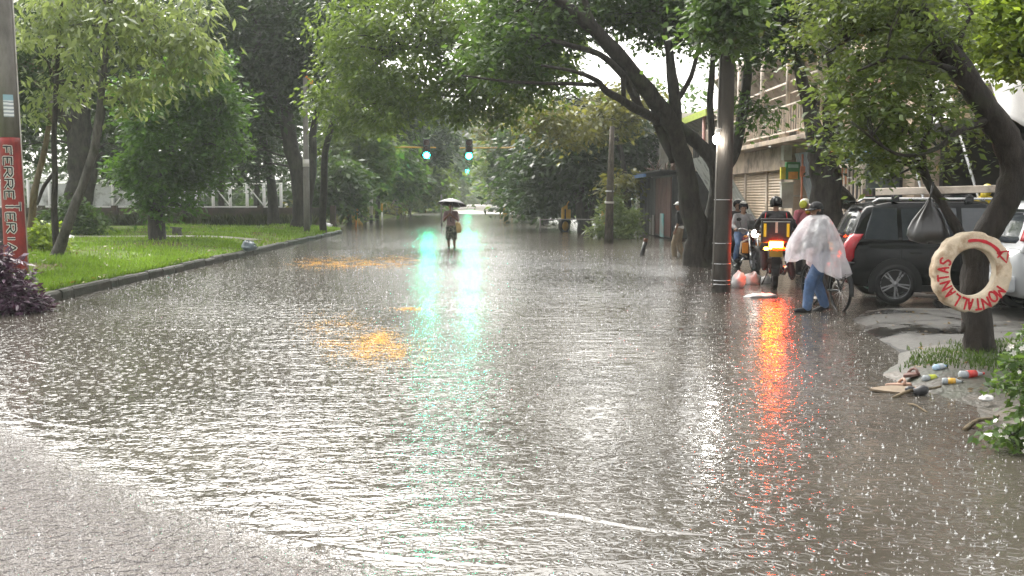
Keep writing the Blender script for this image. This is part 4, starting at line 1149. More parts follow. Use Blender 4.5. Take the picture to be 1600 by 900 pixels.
# ------------------------------------------------------------------ concrete pole with the bare lamp
q = G(1126, 456); q.z = 0
pole2 = thing('lamp_pole', 'wet concrete pole with a glaring bare lamp in front of the forked tree', 'pole', q)
top = P(1137, 58, 19.3) - q
b = MB(); ks = [-.08, 0, .2, .45, .7, 1.0, 1.35]
b.tube([top * k if k > 0 else Vector((0, 0, k * 4)) for k in ks], [.178, .175, .168, .16, .152, .143, .135], n=24); b.build('shaft', CONCD, pole2)
for k in (.03, .045, .11, .19, .36): b = MB(); b.tube([top * k, top * k + Vector((0, 0, .012))], .178 - .03 * k, n=24); b.build('steel_band', STEEL, pole2)
b = MB(); b.tube([top * k + Vector((-.165 + .02 * k, -.06, 0)) for k in (.02, .3, .6, 1.0)], .014, n=6); b.build('conduit', CONCP, pole2)
b = MB(); b.box(top * .965 + Vector((.0, -.19, 0)), (.12, .10, .26)); b.build('junction_box', STEEL, pole2, bevel=.01)
lp = P(1120, 218, 18.85) - q
BULB = emis('lamp_glow', (1, .97, .90), 45)
b = MB(); b.ell(lp, (.075, .075, .085)); b.build('bulb', BULB, pole2)
b = MB(); b.tube([lp + Vector((0, 0, .07)), lp + Vector((0, 0, .16)), lp + Vector((.10, .15, .2))], [.045, .04, .02], n=8); b.build('lamp_holder', WHITE, pole2)
# ------------------------------------------------------------------ right verge: grass bank, driveway, wet pavement
EDGE = [(3, 3.0), (6.4, 3.45), (7.2, 3.62), (8.4, 3.9), (9.2, 3.72), (9.9, 3.7), (10.6, 4.1), (11.4, 4.42), (12.2, 4.55), (13.2, 4.72), (14.6, 5.02), (15.6, 5.5), (16.6, 6.0), (18, 6.5), (20, 7.2), (24, 8.2)]
def edge_x(Y): return float(np.interp(Y, [e[0] for e in EDGE], [e[1] for e in EDGE])) + .05 * noise.noise(Vector((0, Y * 1.3, 2))) + .05 * noise.noise(Vector((0, Y * 4.3, 2)))
def bank_z(X, Y, top=.085):
    u = max(0, min(1, (X - edge_x(Y) + .15) / .75)); u = u * u * (3 - 2 * u)
    return -.035 + (top + .035) * u + .016 * noise.noise(Vector((X * 1.7, Y * 1.7, 0)))
def bank(y0, y1, ny, name, mat, top):
    b = MB(); rows = []
    for Y in np.linspace(y0, y1, ny):
        xe = edge_x(Y) - .5
        rows.append([Vector((xe + u, Y, bank_z(xe + u, Y, top(xe + u, Y)))) for u in np.concatenate([np.linspace(0, 2, 24), np.linspace(2.3, 12, 24)])])
    b.loft(rows, cap=False, loop=False); return struct(b.build(name, mat, recalc=False))
def soilmat():
    m, t, out = new_mat('wet_soil'); tc = t('ShaderNodeTexCoord')
    nz = t('ShaderNodeTexNoise', {'Vector': tc.outputs['Object'], 'Scale': 1.6, 'Detail': 7.0, 'Roughness': .65})
    n2 = t('ShaderNodeTexNoise', {'Vector': tc.outputs['Object'], 'Scale': 22.0, 'Detail': 4.0})
    c = t.ramp(nz.outputs[0], [(.38, (.012, .020, .006)), (.52, (.022, .018, .011)), (.66, (.065, .050, .034))])
    c = t.mix(t.ramp(n2.outputs[0], [(.45, (0, 0, 0)), (.65, (.6, .6, .6))]), c, (.025, .022, .014))
    bp = t('ShaderNodeBump', {'Height': n2.outputs[0], 'Strength': .7, 'Distance': .03})
    b = t('ShaderNodeBsdfPrincipled', {'Base Color': c, 'Roughness': .5, 'Normal': bp.outputs[0]}); t.t.links.new(b.outputs[0], out.inputs[0]); return m
def wetmat(name, dry, wet, sc, thr, slabs=None):
    """pavement with a film of water lying in the low places, cracks and slab joints"""
    m, t, out = new_mat(name); tc = t('ShaderNodeTexCoord'); pos = tc.outputs['Object']
    nz = t('ShaderNodeTexNoise', {'Vector': pos, 'Scale': sc, 'Detail': 6.0, 'Roughness': .6})
    n2 = t('ShaderNodeTexNoise', {'Vector': pos, 'Scale': 14.0, 'Detail': 6.0, 'Roughness': .65})
    f = t('ShaderNodeMapRange', {'Value': nz.outputs[0], 'From Min': thr - .06, 'From Max': thr + .06})
    c = t.mix(t.ramp(n2.outputs[0], [(.3, (0, 0, 0)), (.7, (1, 1, 1))]), [x * .7 for x in dry], [x * 1.2 for x in dry])
    c = t.mix(f.outputs[0], wet, c)
    hgt = n2.outputs[0]
    if slabs:
        wv = t('ShaderNodeTexNoise', {'Vector': pos, 'Scale': 2.2, 'Detail': 2.0})
        vec = t('ShaderNodeVectorMath', {0: pos, 1: t('ShaderNodeVectorMath', {0: wv.outputs[1], 'Scale': .22}, operation='SCALE').outputs[0]}, operation='ADD')
        br = t('ShaderNodeTexBrick', {'Vector': vec.outputs[0], 'Scale': 1.0, 'Mortar Size': .035, 'Mortar Smooth': .2, 'Brick Width': 1.9, 'Row Height': 1.15, 'Color1': (1, 1, 1, 1), 'Color2': (.8, .8, .8, 1), 'Mortar': (.06, .055, .05, 1)})
        c = t.mix(1.0, c, br.outputs[0], 'MULTIPLY')
        hgt = t.math('MULTIPLY_ADD', br.outputs[1], -.8, n2.outputs[0])
    r = t('ShaderNodeMapRange', {'Value': f.outputs[0], 'To Min': .10, 'To Max': .55})
    bp = t('ShaderNodeBump', {'Height': hgt, 'Strength': t.math('MULTIPLY_ADD', f.outputs[0], .5, .08), 'Distance': .02})
    b = t('ShaderNodeBsdfPrincipled', {'Base Color': c, 'Roughness': r.outputs[0], 'Specular IOR Level': .22, 'Normal': bp.outputs[0]}); t.t.links.new(b.outputs[0], out.inputs[0]); return m
bank(3, 11.35, 60, 'grass_bank', soilmat(), lambda X, Y: .085 + .03 * max(0, X - 4.4))
bank(11.35, 15.2, 40, 'driveway', wetmat('driveway_concrete', (.050, .048, .043), (.016, .015, .013), .9, .44, True), lambda X, Y: .075 + .008 * max(0, X - 5))
bank(15.2, 26, 50, 'pavement', wetmat('wet_pavement', (.045, .040, .034), (.018, .016, .014), .7, .55), lambda X, Y: .030)
rr = random.Random(5); sp = []
while len(sp) < 10000:
    Y = rr.uniform(8.2, 11.5); X = rr.uniform(3.6, 8)
    dd = noise.noise(Vector((X * .9, Y * .9, 8)))
    lim = -.16 + (.4 if 8.7 < Y < 9.5 and X < 5.0 else 0) + (.2 if X < 4.2 else 0) + .25 * (rr.random() - .5)
    if X < edge_x(Y) + .25 or dd < lim: continue
    sp.append((X, Y, bank_z(X, Y, .085 + .03 * max(0, X - 4.4)) - .01))
GR2 = leafmat('bank_grass', (.012, .026, .006), (.032, .065, .011), (.085, .13, .024), trans=.3, vscale=1.5)
blades('grass_tuft', 'short wet grass growing round the roadside tree foot', sp, .05, .006, GR2, 6)

# ------------------------------------------------------------------ wheels and vehicles
RIM = pbr('alloy_rim', (.30, .30, .31), .3, metal=.8, var=.1)
def wheel(parent, c, R, W, rimstyle=5, name='wheel', out=-1, spoke_m=None, rim_m=None):
    """wheel spun about local Y; out = which way (+-1 in y) its face looks. A tyre mesh with rim and spokes under it."""
    c = Vector(c); M = Matrix.Translation(c) @ Matrix.Rotation(-PI / 2, 4, 'X')
    b = MB(); h = W / 2
    b.lathe([(R * .70, -h * .85), (R * .80, -h), (R * .93, -h * .95), (R, -h * .6), (R, h * .6), (R * .93, h * .95), (R * .80, h), (R * .70, h * .85)], 36, M, closed=True)
    w = b.build(name, BLACK, parent)
    b = MB(); b.lathe([(R * .70, -h * .85), (R * .72, -h * .9), (R * .66, -h * .7), (R * .62, 0), (R * .66, h * .7), (R * .72, h * .9), (R * .70, h * .85)], 36, M, closed=True)
    b.lathe([(0, -h * .3), (R * .63, -h * .3), (R * .63, -h * .2), (0, -h * .2)], 24, M, mi=1)
    b.build('rim', [rim_m or RIM, DARKM], w)
    b = MB(); y = out * h * .75
    n = rimstyle
    for i in range(n):
        a = 2 * PI * i / n + .2
        for da in (-.13, .13):
            p0 = M @ Vector((math.cos(a + da * 1.6) * R * .12, math.sin(a + da * 1.6) * R * .12, y))
            p1 = M @ Vector((math.cos(a + da) * R * .69, math.sin(a + da) * R * .69, y * .92))
            b.bar(p0, p1, R * .085, R * .07)
    b.lathe([(0, y - .01), (R * .16, y - .01), (R * .16, y + .01), (0, y + .01)], 14, M)
    b.build('spokes', spoke_m or RIM, w)
    return w

def car(name, label, loc, rz, paint, H=1.66, L=4.35, Wd=1.80, rack=True, tall=False, scale=1, rack_m=None, group=None, taillight=None):
    root = thing(name, label, 'car', loc, rz, scale=scale, group=group)
    hw = Wd / 2; xr, xf = -L / 2, L / 2; belt = H * .60; wr = .328; xw0, xw1 = xr + .82, xf - .85
    st = []   # lower body stations: x, z_bottom, z_top, half width
    for x, zb, zt, w in ((xr, .52, .86, .80), (xr + .04, .42, belt - .06, .90), (xr + .12, .32, belt - .01, .955), (xr + .45, .26, belt, .99), (xr + .9, .26, belt, 1), (0, .24, belt - .01, 1), (xf - 1.15, .25, belt - .03, .995),
                         (xf - .95, .25, belt - .07, .99), (xf - .5, .26, belt - .14, .965), (xf - .15, .30, belt - .22, .90), (xf - .03, .38, belt - .32, .82), (xf, .48, belt - .42, .74)):
        st.append((x, zb, zt, w * hw))
    b = MB(); rings = []
    for x, zb, zt, w in st:
        m = zb + (zt - zb) * .45
        half = [(w * .86, zb), (w * .97, zb + .07), (w, m), (w * .985, zt - .14), (w * .955, zt - .03), (w * .90, zt)]
        rings.append([Vector((x, y, z)) for y, z in half] + [Vector((x, -y, z)) for y, z in half[::-1]])
    b.loft(rings); body = b.build('body', paint, root)
    # cabin
    roof = [(xr + .10, belt - .05, belt + .02), (xr + .16, belt - .05, belt + .12), (xr + .30, belt - .05, H - .20), (xr + .40, belt - .05, H - .075), (xr + .75, belt - .05, H - .01), (-.1, belt - .05, H), (xf - 2.05, belt - .05, H - .03), (xf - 1.75, belt - .06, H - .13), (xf - 1.35, belt - .07, belt + .20), (xf - 1.02, belt - .09, belt - .05)]
    def yside(z, x=0):
        k = max(0, min(1, (z - belt + .03) / (H - belt)))
        return hw * (.945 - .20 * k - .06 * k * k)
    rings = []
    for x, z0, z1 in roof:
        half = []
        for i in range(6):
            z = z0 + (z1 - .05 - z0) * i / 5; half.append((yside(z), z))
        half += [(yside(z1) - .05, z1 - .012), (hw * .45, z1 + .012)]
        rings.append([Vector((x, y, z)) for y, z in half] + [Vector((x, -y, z)) for y, z in half[::-1]])
    b = MB(); b.loft(rings); b.build('cabin', paint, root)
    def xroof(z, front):   # where the roof outline is at height z
        prof = [(p[0], p[2]) for p in roof]
        if front:
            pr = [(q[1], q[0]) for q in prof if q[0] > 0][::-1]
        else:
            pr = [(q[1], q[0]) for q in prof if q[0] < -.5]
        zs = [q[0] for q in pr]; o = np.argsort(zs); return float(np.interp(z, np.array(zs)[o], np.array([q[1] for q in pr])[o]))
    zb_, zt_ = belt + .035, H - .115
    for sgn in (-1, 1):
        for xa, xb, ka, kb in ((xr + .34, xr + .86, .10, 0), (xr + .93, xr + 1.78, 0, 0), (xr + 1.86, xf - 1.45, 0, -.62)):
            b = MB(); poly = [(xa, zb_), (xb + .0, zb_), (xb + kb, zt_), (xa + ka, zt_)]
            if kb: poly = [(xa, zb_), (xb + .12, zb_), (xb + kb * .45, zb_ + (zt_ - zb_) * .62), (xb + kb, zt_), (xa, zt_)]
            if ka: poly = [(xa, zb_ + .02), (xb, zb_), (xb, zt_), (xa + ka + .06, zt_), (xa + .05, zb_ + .25)]
            pts = [Vector((x, sgn * (yside(z) + .009), z)) for x, z in poly]
            b.prism(pts, (0, -sgn * .022, 0)); b.build('side_window', GLASS, root)
        for xd in (xr + .90, xr + 1.82):
            b = MB(); b.bar((xd, sgn * (hw * 1.0), .42), (xd, sgn * (hw * .985 + .002), belt - .12), .012, .012); b.build('door_seam', BLKP, body)
        for xd in (xr + 1.12, xr + 2.05):
            b = MB(); b.box((xd, sgn * (hw + .012), belt - .16), (.20, .03, .035)); b.build('door_handle', paint, body, bevel=.008)
        # arches
        for xw in (xw0, xw1):
            b = MB(); ps = []
            for i in range(15):
                a = -.12 + (PI + .24) * i / 14; ps.append(Vector((xw + .415 * math.cos(a), sgn * (hw * .97), wr + .415 * math.sin(a))))
            b.prism(ps + [Vector((xw - .41, sgn * hw * .97, .2)), Vector((xw + .41, sgn * hw * .97, .2))], (0, sgn * (hw * .03 + .012), 0)); b.build('wheel_arch', BLKP, body)
            wheel(root, (xw, sgn * (hw - .075), wr), wr, .225, out=sgn)
        b = MB(); b.bar((xr + 1.2, sgn * (hw - .03), .26), (xf - 1.25, sgn * (hw - .03), .26), .08, .10); b.build('sill', BLKP, body)
        # tail lights
        lamp = MB(); zz0, zz1 = (belt - .32, belt + .13) if not tall else (belt + .10, H - .24)
        rows = []
        for i in range(7):
            z = zz0 + (zz1 - zz0) * i / 6; row = []
            kk = xroof(max(z, belt + .02), False) if z > belt else np.interp(z, [.52, .86, belt - .06, belt], [xr, xr + .0, xr + .03, xr + .06])
            for dx, dy in ((-.016, -.08), (-.012, -.03), (.03, .008), (.10, .012), (.17 - .05 * (i == 0), .012)):
                yy = (yside(z) if z > belt else hw * .975)
                row.append(Vector((kk + dx + (.0 if z < belt else -.01), sgn * (yy + dy), z)))
            rows.append(row)
        lamp.loft(rows, cap=False, loop=False); o = lamp.build('tail_light', taillight, root, recalc=False)
        md = o.modifiers.new('t', 'SOLIDIFY'); md.thickness = .02; md.offset = 0
        b = MB(); b.ell((xf - 1.42, sgn * (hw + .09), belt + .10), (.07, .12, .08)); b.build('mirror', paint, root)
        b = MB(); b.box((xf - .12, sgn * (hw * .72), belt - .34), (.22, .34, .15)); b.build('headlight', CLEAR, root, bevel=.03)
    # rear window, windscreen
    for front in (0, 1):
        b = MB(); rows = []
        za, zc = (belt + .06, H - .13) if not front else (belt + .02, H - .10)
        for i in range(6):
            z = za + (zc - za) * i / 5; x = xroof(z, front); yy = yside(z) * (.88 if not front else .92)
            rows.append([Vector((x + (.014 if front else -.014) - (0 if abs(u) < .9 else (.02 if front else -.03)), yy * u, z)) for u in (-1, -.9, -.5, 0, .5, .9, 1)])
        b.loft(rows, cap=False, loop=False); o = b.build('windscreen' if front else 'rear_window', GLASS, root, recalc=False)
        md = o.modifiers.new('t', 'SOLIDIFY'); md.thickness = .015; md.offset = 0
    b = MB(); b.box((xr - .01, 0, .50), (.14, Wd * .92, .24)); b.build('rear_bumper', BLKP if rack else paint, root, bevel=.05)
    b = MB(); b.box((xr - .03, .0, .86), (.02, .36, .17)); b.build('plate', pbr(name + '_plate', (.72, .42, .05), .5, var=.08), root, bevel=.005)
    b = MB(); b.bar((xr + .25, -.35, H * .985), (xr + .02 + .27, .35, H * .985), .12, .03); b.build('spoiler', paint, root)
    b = MB(); b.bar((xr + .02, .0, .52), (xr + .02, .55, .52), .02, .05); b.build('reflector', taillight, root)
    for s_ in (-1, 1):
        b = MB(); b.box((xr + .0, s_ * .52, .40), (.05, .28, .06)); b.build('bumper_trim', STEEL, root, bevel=.01)
    if rack:
        for x in (xr + .85, xr + 2.0):
            b = MB(); b.bar((x, -hw * .72, H + .075), (x, hw * .72, H + .075), .06, .045)
            for s_ in (-1, 1): b.box((x, s_ * hw * .66, H + .03), (.12, .07, .09))
            b.build('roof_bar', DARKM, root, bevel=.008)
        for s_ in (-1, 1):
            b = MB(); b.tube([(xr + .5, s_ * hw * .64, H - .03), (xr + .6, s_ * hw * .64, H + .03), (xr + 2.5, s_ * hw * .64, H + .03), (xr + 2.65, s_ * hw * .64, H - .04)], .022, n=8); b.build('roof_rail', STEEL, root)
    return root

def glossy(name, col, rough=.08, coat=1.0):
    m, t, out = new_mat(name); tc = t('ShaderNodeTexCoord')
    nz = t('ShaderNodeTexNoise', {'Vector': tc.outputs['Object'], 'Scale': 60.0, 'Detail': 3.0})
    n2 = t('ShaderNodeTexNoise', {'Vector': tc.outputs['Object'], 'Scale': 3.0, 'Detail': 5.0})
    bp = t('ShaderNodeBump', {'Height': t.ramp(nz.outputs[0], [(.62, (0, 0, 0)), (.68, (1, 1, 1))]), 'Strength': .25, 'Distance': .004})
    r = t('ShaderNodeMapRange', {'Value': n2.outputs[0], 'To Min': rough, 'To Max': rough + .22})
    b = t('ShaderNodeBsdfPrincipled', {'Base Color': (*col, 1), 'Roughness': r.outputs[0], 'Coat Weight': coat, 'Coat Roughness': .08, 'Specular IOR Level': .5 if coat else .22, 'Normal': bp.outputs[0]})
    t.t.links.new(b.outputs[0], out.inputs[0]); return m
PBLACK = glossy('black_car_paint', (.0022, .0026, .003), .10, .0); PSILV = glossy('silver_car_paint', (.34, .35, .36), .2); PRED = glossy('red_car_paint', (.45, .05, .04))
TAILR = pbr('tail_lens', (.30, .010, .014), .15, var=.2, scale=12, coat=.5)
TAILP = pbr('tail_lens_pale', (.36, .012, .022), .15, var=.2, scale=12, coat=.5)

a_ = R_(-8)
suv_c = Vector((5.60, 16.4, .03)) + Vector((math.cos(a_), math.sin(a_), 0)) * 2.17 + Vector((-math.sin(a_), math.cos(a_), 0)) * .9
suv = car('parked_car', 'black high backed car with a white rack load, parked by the roadside tree', suv_c, a_, PBLACK, taillight=TAILP, group=None)
b = MB()
for k in range(3): b.box((0, -.25 + k * .25, 0), (1.95, .24, .12)); b.box((-.99, -.25 + k * .25, 0), (.05, .25, .125), mi=1); b.box((.99, -.25 + k * .25, 0), (.05, .25, .125), mi=1)
load = b.build('roof_load', [PIPEW, BLKP], bevel=.012); load.location = suv_c + Vector((math.cos(a_), math.sin(a_), 0)) * -.62 + Vector((0, 0, 1.83)); load.rotation_euler = (0, R_(-1.5), a_)
tag(load, 'bundle of long white boards strapped on the roof of the black car', 'boards')
car('silver_car', 'silver car whose rear corner with red lamp shows behind the ring tree', (7.03 + 2.17, 14.35, .07), R_(-4), PSILV, H=1.64, rack=False, tall=True, taillight=TAILR)
q = G(776, 322); car('red_car', 'small red and white vehicle far down the street near the vanishing point', (q.x, q.y, 0), R_(95), PRED, rack=False, H=1.75, taillight=TAILR)

# ------------------------------------------------------------------ motorcycles  (local x forward)
TAILLIT = emis('tail_lamp_lit', (1.0, .040, .003), 100)
INDIC = emis('indicator_lit', (1.0, .36, .02), 25)
HEADLIT = emis('headlamp_lit', (1.0, .93, .80), 5)
REFL_GLOW = emis('reflector_glow', (1.0, .55, .03), .16)  # the strips' reflected shine is put in as a weak emission
CHROME = pbr('chrome', (.6, .6, .6), .15, metal=1, var=.1)
SEATM = pbr('seat_vinyl', (.014, .013, .013), .45)
def motorcycle(label, loc, rz, paint, lit_tail=False, lit_head=False, guard=None, lean=0, group=None, scale=1):
    root = thing('motorcycle', label, 'motorcycle', loc, rz, group=group, scale=scale); root.rotation_euler = (lean, 0, rz)
    R = .30
    for x in (-.62, .66):
        w = wheel(root, (x, 0, R), R, .11, 6, out=-1)
    b = MB()
    for s in (-1, 1): b.tube([(-.62, s * .10, R), (-.1, s * .11, .42)], .025, n=8)
    b.build('swingarm', DARKM, root)
    b = MB()
    for s in (-1, 1): b.tube([(.66, s * .10, R), (.50, s * .10, .78), (.44, s * .09, .96)], [.028, .026, .024], n=8); b.tube([(.655, s * .10, R + .05), (.59, s * .10, .52)], .036, n=8)
    b.build('fork', CHROME, root)
    b = MB(); b.tube([(.42, 0, .88), (.3, 0, .60), (.22, 0, .33), (-.1, 0, .30), (-.2, 0, .5), (.3, 0, .78)], .028, n=8); b.tube([(-.2, 0, .5), (-.55, 0, .74), (-.85, 0, .80)], .022, n=8); b.build('frame', DARKM, root)
    b = MB(); b.box((.10, 0, .42), (.34, .26, .26)); b.lathe([(.12, -.15), (.12, .15)], 16, Matrix.Translation((.02, 0, .38)) @ Matrix.Rotation(PI / 2, 4, 'X'))
    for k in range(5): b.box((.2, 0, .50 + k * .035), (.20, .24, .014))
    b.build('engine', DARKM, root, bevel=.012)
    b = MB(); rings = []
    for x, w, z0, z1 in ((-.12, .06, .70, .76), (-.05, .11, .66, .82), (.1, .15, .64, .90), (.25, .15, .66, .93), (.36, .11, .72, .92), (.42, .05, .80, .88)):
        rings.append([Vector((x, w * math.cos(a), (z0 + z1) / 2 + (z1 - z0) / 2 * math.sin(a))) for a in [2 * PI * k / 12 for k in range(12)]])
    b.loft(rings); b.build('fuel_tank', paint, root)
    b = MB(); rings = []
    for x, w, z in ((-.80, .08, .86), (-.70, .12, .85), (-.4, .14, .80), (-.15, .12, .77), (-.05, .08, .79)):
        rings.append([Vector((x, w * math.cos(a), z + .05 * math.sin(a) * (1 if math.sin(a) > 0 else .7))) for a in [2 * PI * k / 12 for k in range(12)]])
    b.loft(rings); b.build('seat', SEATM, root)
    b = MB(); rings = []
    for x, w, z, h in ((-.92, .05, .82, .03), (-.80, .10, .78, .06), (-.5, .13, .70, .08), (-.2, .12, .64, .07)):
        rings.append([Vector((x, w * math.cos(a), z + h * math.sin(a))) for a in [2 * PI * k / 12 for k in range(12)]])
    b.loft(rings); b.build('tail_panel', paint, root)
    for x, r0, a0, a1 in ((-.62, .36, 60, 185), (.66, .35, 30, 150)):
        b = MB(); r_in = []; 
        for i in range(11):
            a = R_(a0 + (a1 - a0) * i / 10); r_in.append([Vector((x + (r0 + dz) * math.cos(a), y, R + (r0 + dz) * math.sin(a))) for y, dz in ((-.075, -.03), (-.06, 0), (.06, 0), (.075, -.03))])
        b.loft(r_in, cap=False, loop=False); o = b.build('fender', SEATM, root, recalc=False); md = o.modifiers.new('t', 'SOLIDIFY'); md.thickness = .008
    b = MB(); b.box((-1.0, 0, .52), (.02, .16, .22), (0, R_(-15), 0)); b.build('mud_flap', BLACK, root)
    b = MB(); b.tube([(.36, -.36, 1.02), (.42, -.25, 1.06), (.46, -.06, .98), (.46, .06, .98), (.42, .25, 1.06), (.36, .36, 1.02)], .014, n=8); hb = b.build('handlebar', CHROME, root)
    for s in (-1, 1):
        b = MB(); b.tube([(.38, s * .27, 1.05), (.355, s * .38, 1.015)], .02, n=8); b.build('grip', BLACK, hb)
        b = MB(); b.tube([(.40, s * .27, 1.06), (.42, s * .32, 1.24)], .008, n=6); b.ell((.42, s * .34, 1.27), (.02, .065, .045)); b.build('mirror', DARKM, hb)
        b = MB(); b.bar((-.82, s * .05, .78), (-.86, s * .17, .78), .015); b.ell((-.87, s * .18, .78), (.035, .045, .03)); b.build('indicator', INDIC if (lit_tail and s > 0) else ORAP, root)
        b = MB(); b.ell((.50, s * .2, .86), (.035, .045, .03)); b.bar((.48, s * .08, .86), (.5, s * .2, .86), .015); b.build('front_indicator', ORAP, root)
    b = MB(); b.ell((.54, 0, .93), (.09, .11, .11)); hl = b.build('headlight', DARKM, root)
    b = MB(); b.lathe([(0, .03), (.06, .024), (.095, 0)], 18, Matrix.Translation((.60, 0, .93)) @ Matrix.Rotation(PI / 2, 4, 'Y')); b.build('lens', HEADLIT if lit_head else CLEAR, hl)
    b = MB(); rows = []
    for i in range(6):
        u = -1 + 2 * i / 5; rows.append([Vector((.58 - .10 * u * u - .10 * v, .13 * u, 1.02 + .22 * v)) for v in (0, .5, 1)])
    b.loft(rows, cap=False, loop=False); o = b.build('fly_screen', SEATM, root, recalc=False); md = o.modifiers.new('t', 'SOLIDIFY'); md.thickness = .006
    b = MB(); b.box((-.93, 0, .86), (.07, .26, .12)); b.build('tail_light', TAILLIT if lit_tail else TAILR, root, bevel=.02)
    b = MB(); b.box((-.99, 0, .70), (.012, .24, .14), (0, R_(-12), 0)); b.build('plate', YELP, root)
    b = MB(); b.tube([(.2, -.10, .35), (.1, -.15, .24), (-.3, -.17, .28), (-.85, -.18, .42)], [.025, .028, .045, .05], n=12); b.build('exhaust', CHROME, root)
    b = MB(); b.tube([(-.05, .12, .3), (-.12, .24, .03)], .014, n=6); b.bar((.0, -.2, .32), (.0, .2, .32), .03); b.build('foot_pegs', DARKM, root)
    if guard:
        b = MB()
        for s in (-1, 1): b.tube([(.42, s * .06, .80), (.40, s * .26, .72), (.36, s * .28, .45), (.30, s * .08, .35)], .022, n=8)
        b.build('crash_bar', guard, root)
        for s in (-1, 1): b = MB(); b.box((.42, s * .17, .58), (.03, .16, .26)); b.build('leg_shield', ORAP, root, bevel=.03)
    return root
PM1 = glossy('motorcycle_black', (.01, .01, .011)); PM2 = glossy('motorcycle_red', (.22, .02, .02)); PM3 = glossy('motorcycle_white', (.6, .6, .58))
ma = Vector((5.50, 20.1, -.0)); RZ_A = R_(76)
motorcycle('black motorcycle seen from behind with its orange tail lamp glowing', ma, RZ_A, PM1, lit_tail=True)
mb = Vector((6.12, 25.0, -.05)); RZ_B = R_(-83)
motorcycle('motorcycle with cream crash bars and orange shields facing up the street', mb, RZ_B, PM2, lit_head=True, guard=PIPEW)
q = G(628, 336); motorcycle('white motorcycle parked far off at the left edge of the flood', (q.x, q.y, .0), R_(-60), PM3)
# ------------------------------------------------------------------ people
SKIN = pbr('skin_brown', (.20, .105, .065), .5, var=.1, scale=12)
SKIN2 = pbr('skin_tan', (.32, .18, .12), .5, var=.1, scale=12)
JEANS = pbr('blue_jeans', (.055, .10, .20), .75, var=.3, scale=9, bump=.4, bscale=60, dirt=(.12, .18, .29), dscale=3)
DKCLOTH = pbr('dark_cloth', (.008, .0075, .009), .7, var=.3, scale=9, bump=.4, bscale=30)
JACKET = pbr('dark_jacket', (.012, .010, .011), .4, var=.3, scale=6, bump=.5, bscale=14)
GREYJ = pbr('grey_jacket', (.26, .25, .25), .6, var=.25, scale=7, bump=.5, bscale=14, dirt=(.15, .14, .15))
PINKJ = pbr('pink_jacket', (.45, .12, .15), .5, var=.2, scale=7, bump=.5, bscale=14)
KHAKI = pbr('khaki_cloth', (.24, .19, .13), .75, var=.2, scale=7, bump=.4, bscale=20)
MAUVE = pbr('mauve_shirt', (.22, .15, .15), .75, var=.25, scale=6, bump=.4, bscale=20)
WHCLOTH = pbr('white_cloth', (.62, .61, .60), .7, var=.12, scale=7)
EYEM = pbr('eye_dark', (.015, .01, .01), .2)
HAIR = pbr('black_hair', (.010, .008, .007), .55, var=.3, scale=40, bump=.6, bscale=90)
def camo():
    m, t, out = new_mat('camouflage_cloth'); tc = t('ShaderNodeTexCoord')
    nz = t('ShaderNodeTexNoise', {'Vector': tc.outputs['Object'], 'Scale': 11.0, 'Detail': 2.0})
    nd = t('ShaderNodeValToRGB'); t.t.links.new(nz.outputs[0], nd.inputs[0]); nd.color_ramp.interpolation = 'CONSTANT'
    e = nd.color_ramp.elements; e.new(.5); e.new(.6)
    for i, (p, c) in enumerate(((0, (.018, .025, .02)), (.44, (.07, .085, .05)), (.54, (.22, .22, .17)), (.62, (.03, .035, .03)))): e[i].position = p; e[i].color = (*c, 1)
    b = t('ShaderNodeBsdfPrincipled', {'Base Color': nd.outputs[0], 'Roughness': .75}); t.t.links.new(b.outputs[0], out.inputs[0]); return m
CAMO = camo()

def chain(b, pts, rad, n=12, mi=0):
    pts = [Vector(p) for p in pts]
    b.tube(pts, rad, n=n, mi=mi)
    for p, r in zip(pts, rad): b.ell(p, r * 1.0, n=10, m=8, mi=mi)

def hand(b, wrist, dirn, palm_n, curl=.5, side=1):
    """palm, four unequal fingers bent at two joints and a thumb from the side of the palm"""
    d = Vector(dirn).normalized(); nrm = Vector(palm_n); nrm = (nrm - d * nrm.dot(d)).normalized(); s = d.cross(nrm) * side
    w = Vector(wrist); pc = w + d * .05
    q = Matrix((s, d, nrm)).transposed()
    b.ell(pc, (.040, .050, .018), q, n=10, m=8)
    for k, (o, l) in enumerate(((-.028, .070), (-.010, .080), (.010, .075), (.027, .060))):
        a0 = w + d * .088 + s * o
        d1 = (d * math.cos(curl * .7) + nrm * math.sin(curl * .7)); d2 = (d * math.cos(curl * 1.7) + nrm * math.sin(curl * 1.7)); d3 = (d * math.cos(curl * 2.5) + nrm * math.sin(curl * 2.5))
        p1 = a0 + d1 * l * .42; p2 = p1 + d2 * l * .33; p3 = p2 + d3 * l * .25
        chain(b, [a0 - d * .02, a0, p1, p2, p3], [.0105, .010, .0095, .009, .008], n=8)
    t0 = w + d * .03 - s * .032; td = (d * .65 - s * .6 + nrm * .45).normalized()
    p1 = t0 + td * .035; p2 = p1 + (td * .7 + d * .3 + nrm * .4).normalized() * .030
    chain(b, [t0, p1, p2], [.0135, .0115, .0095], n=8)

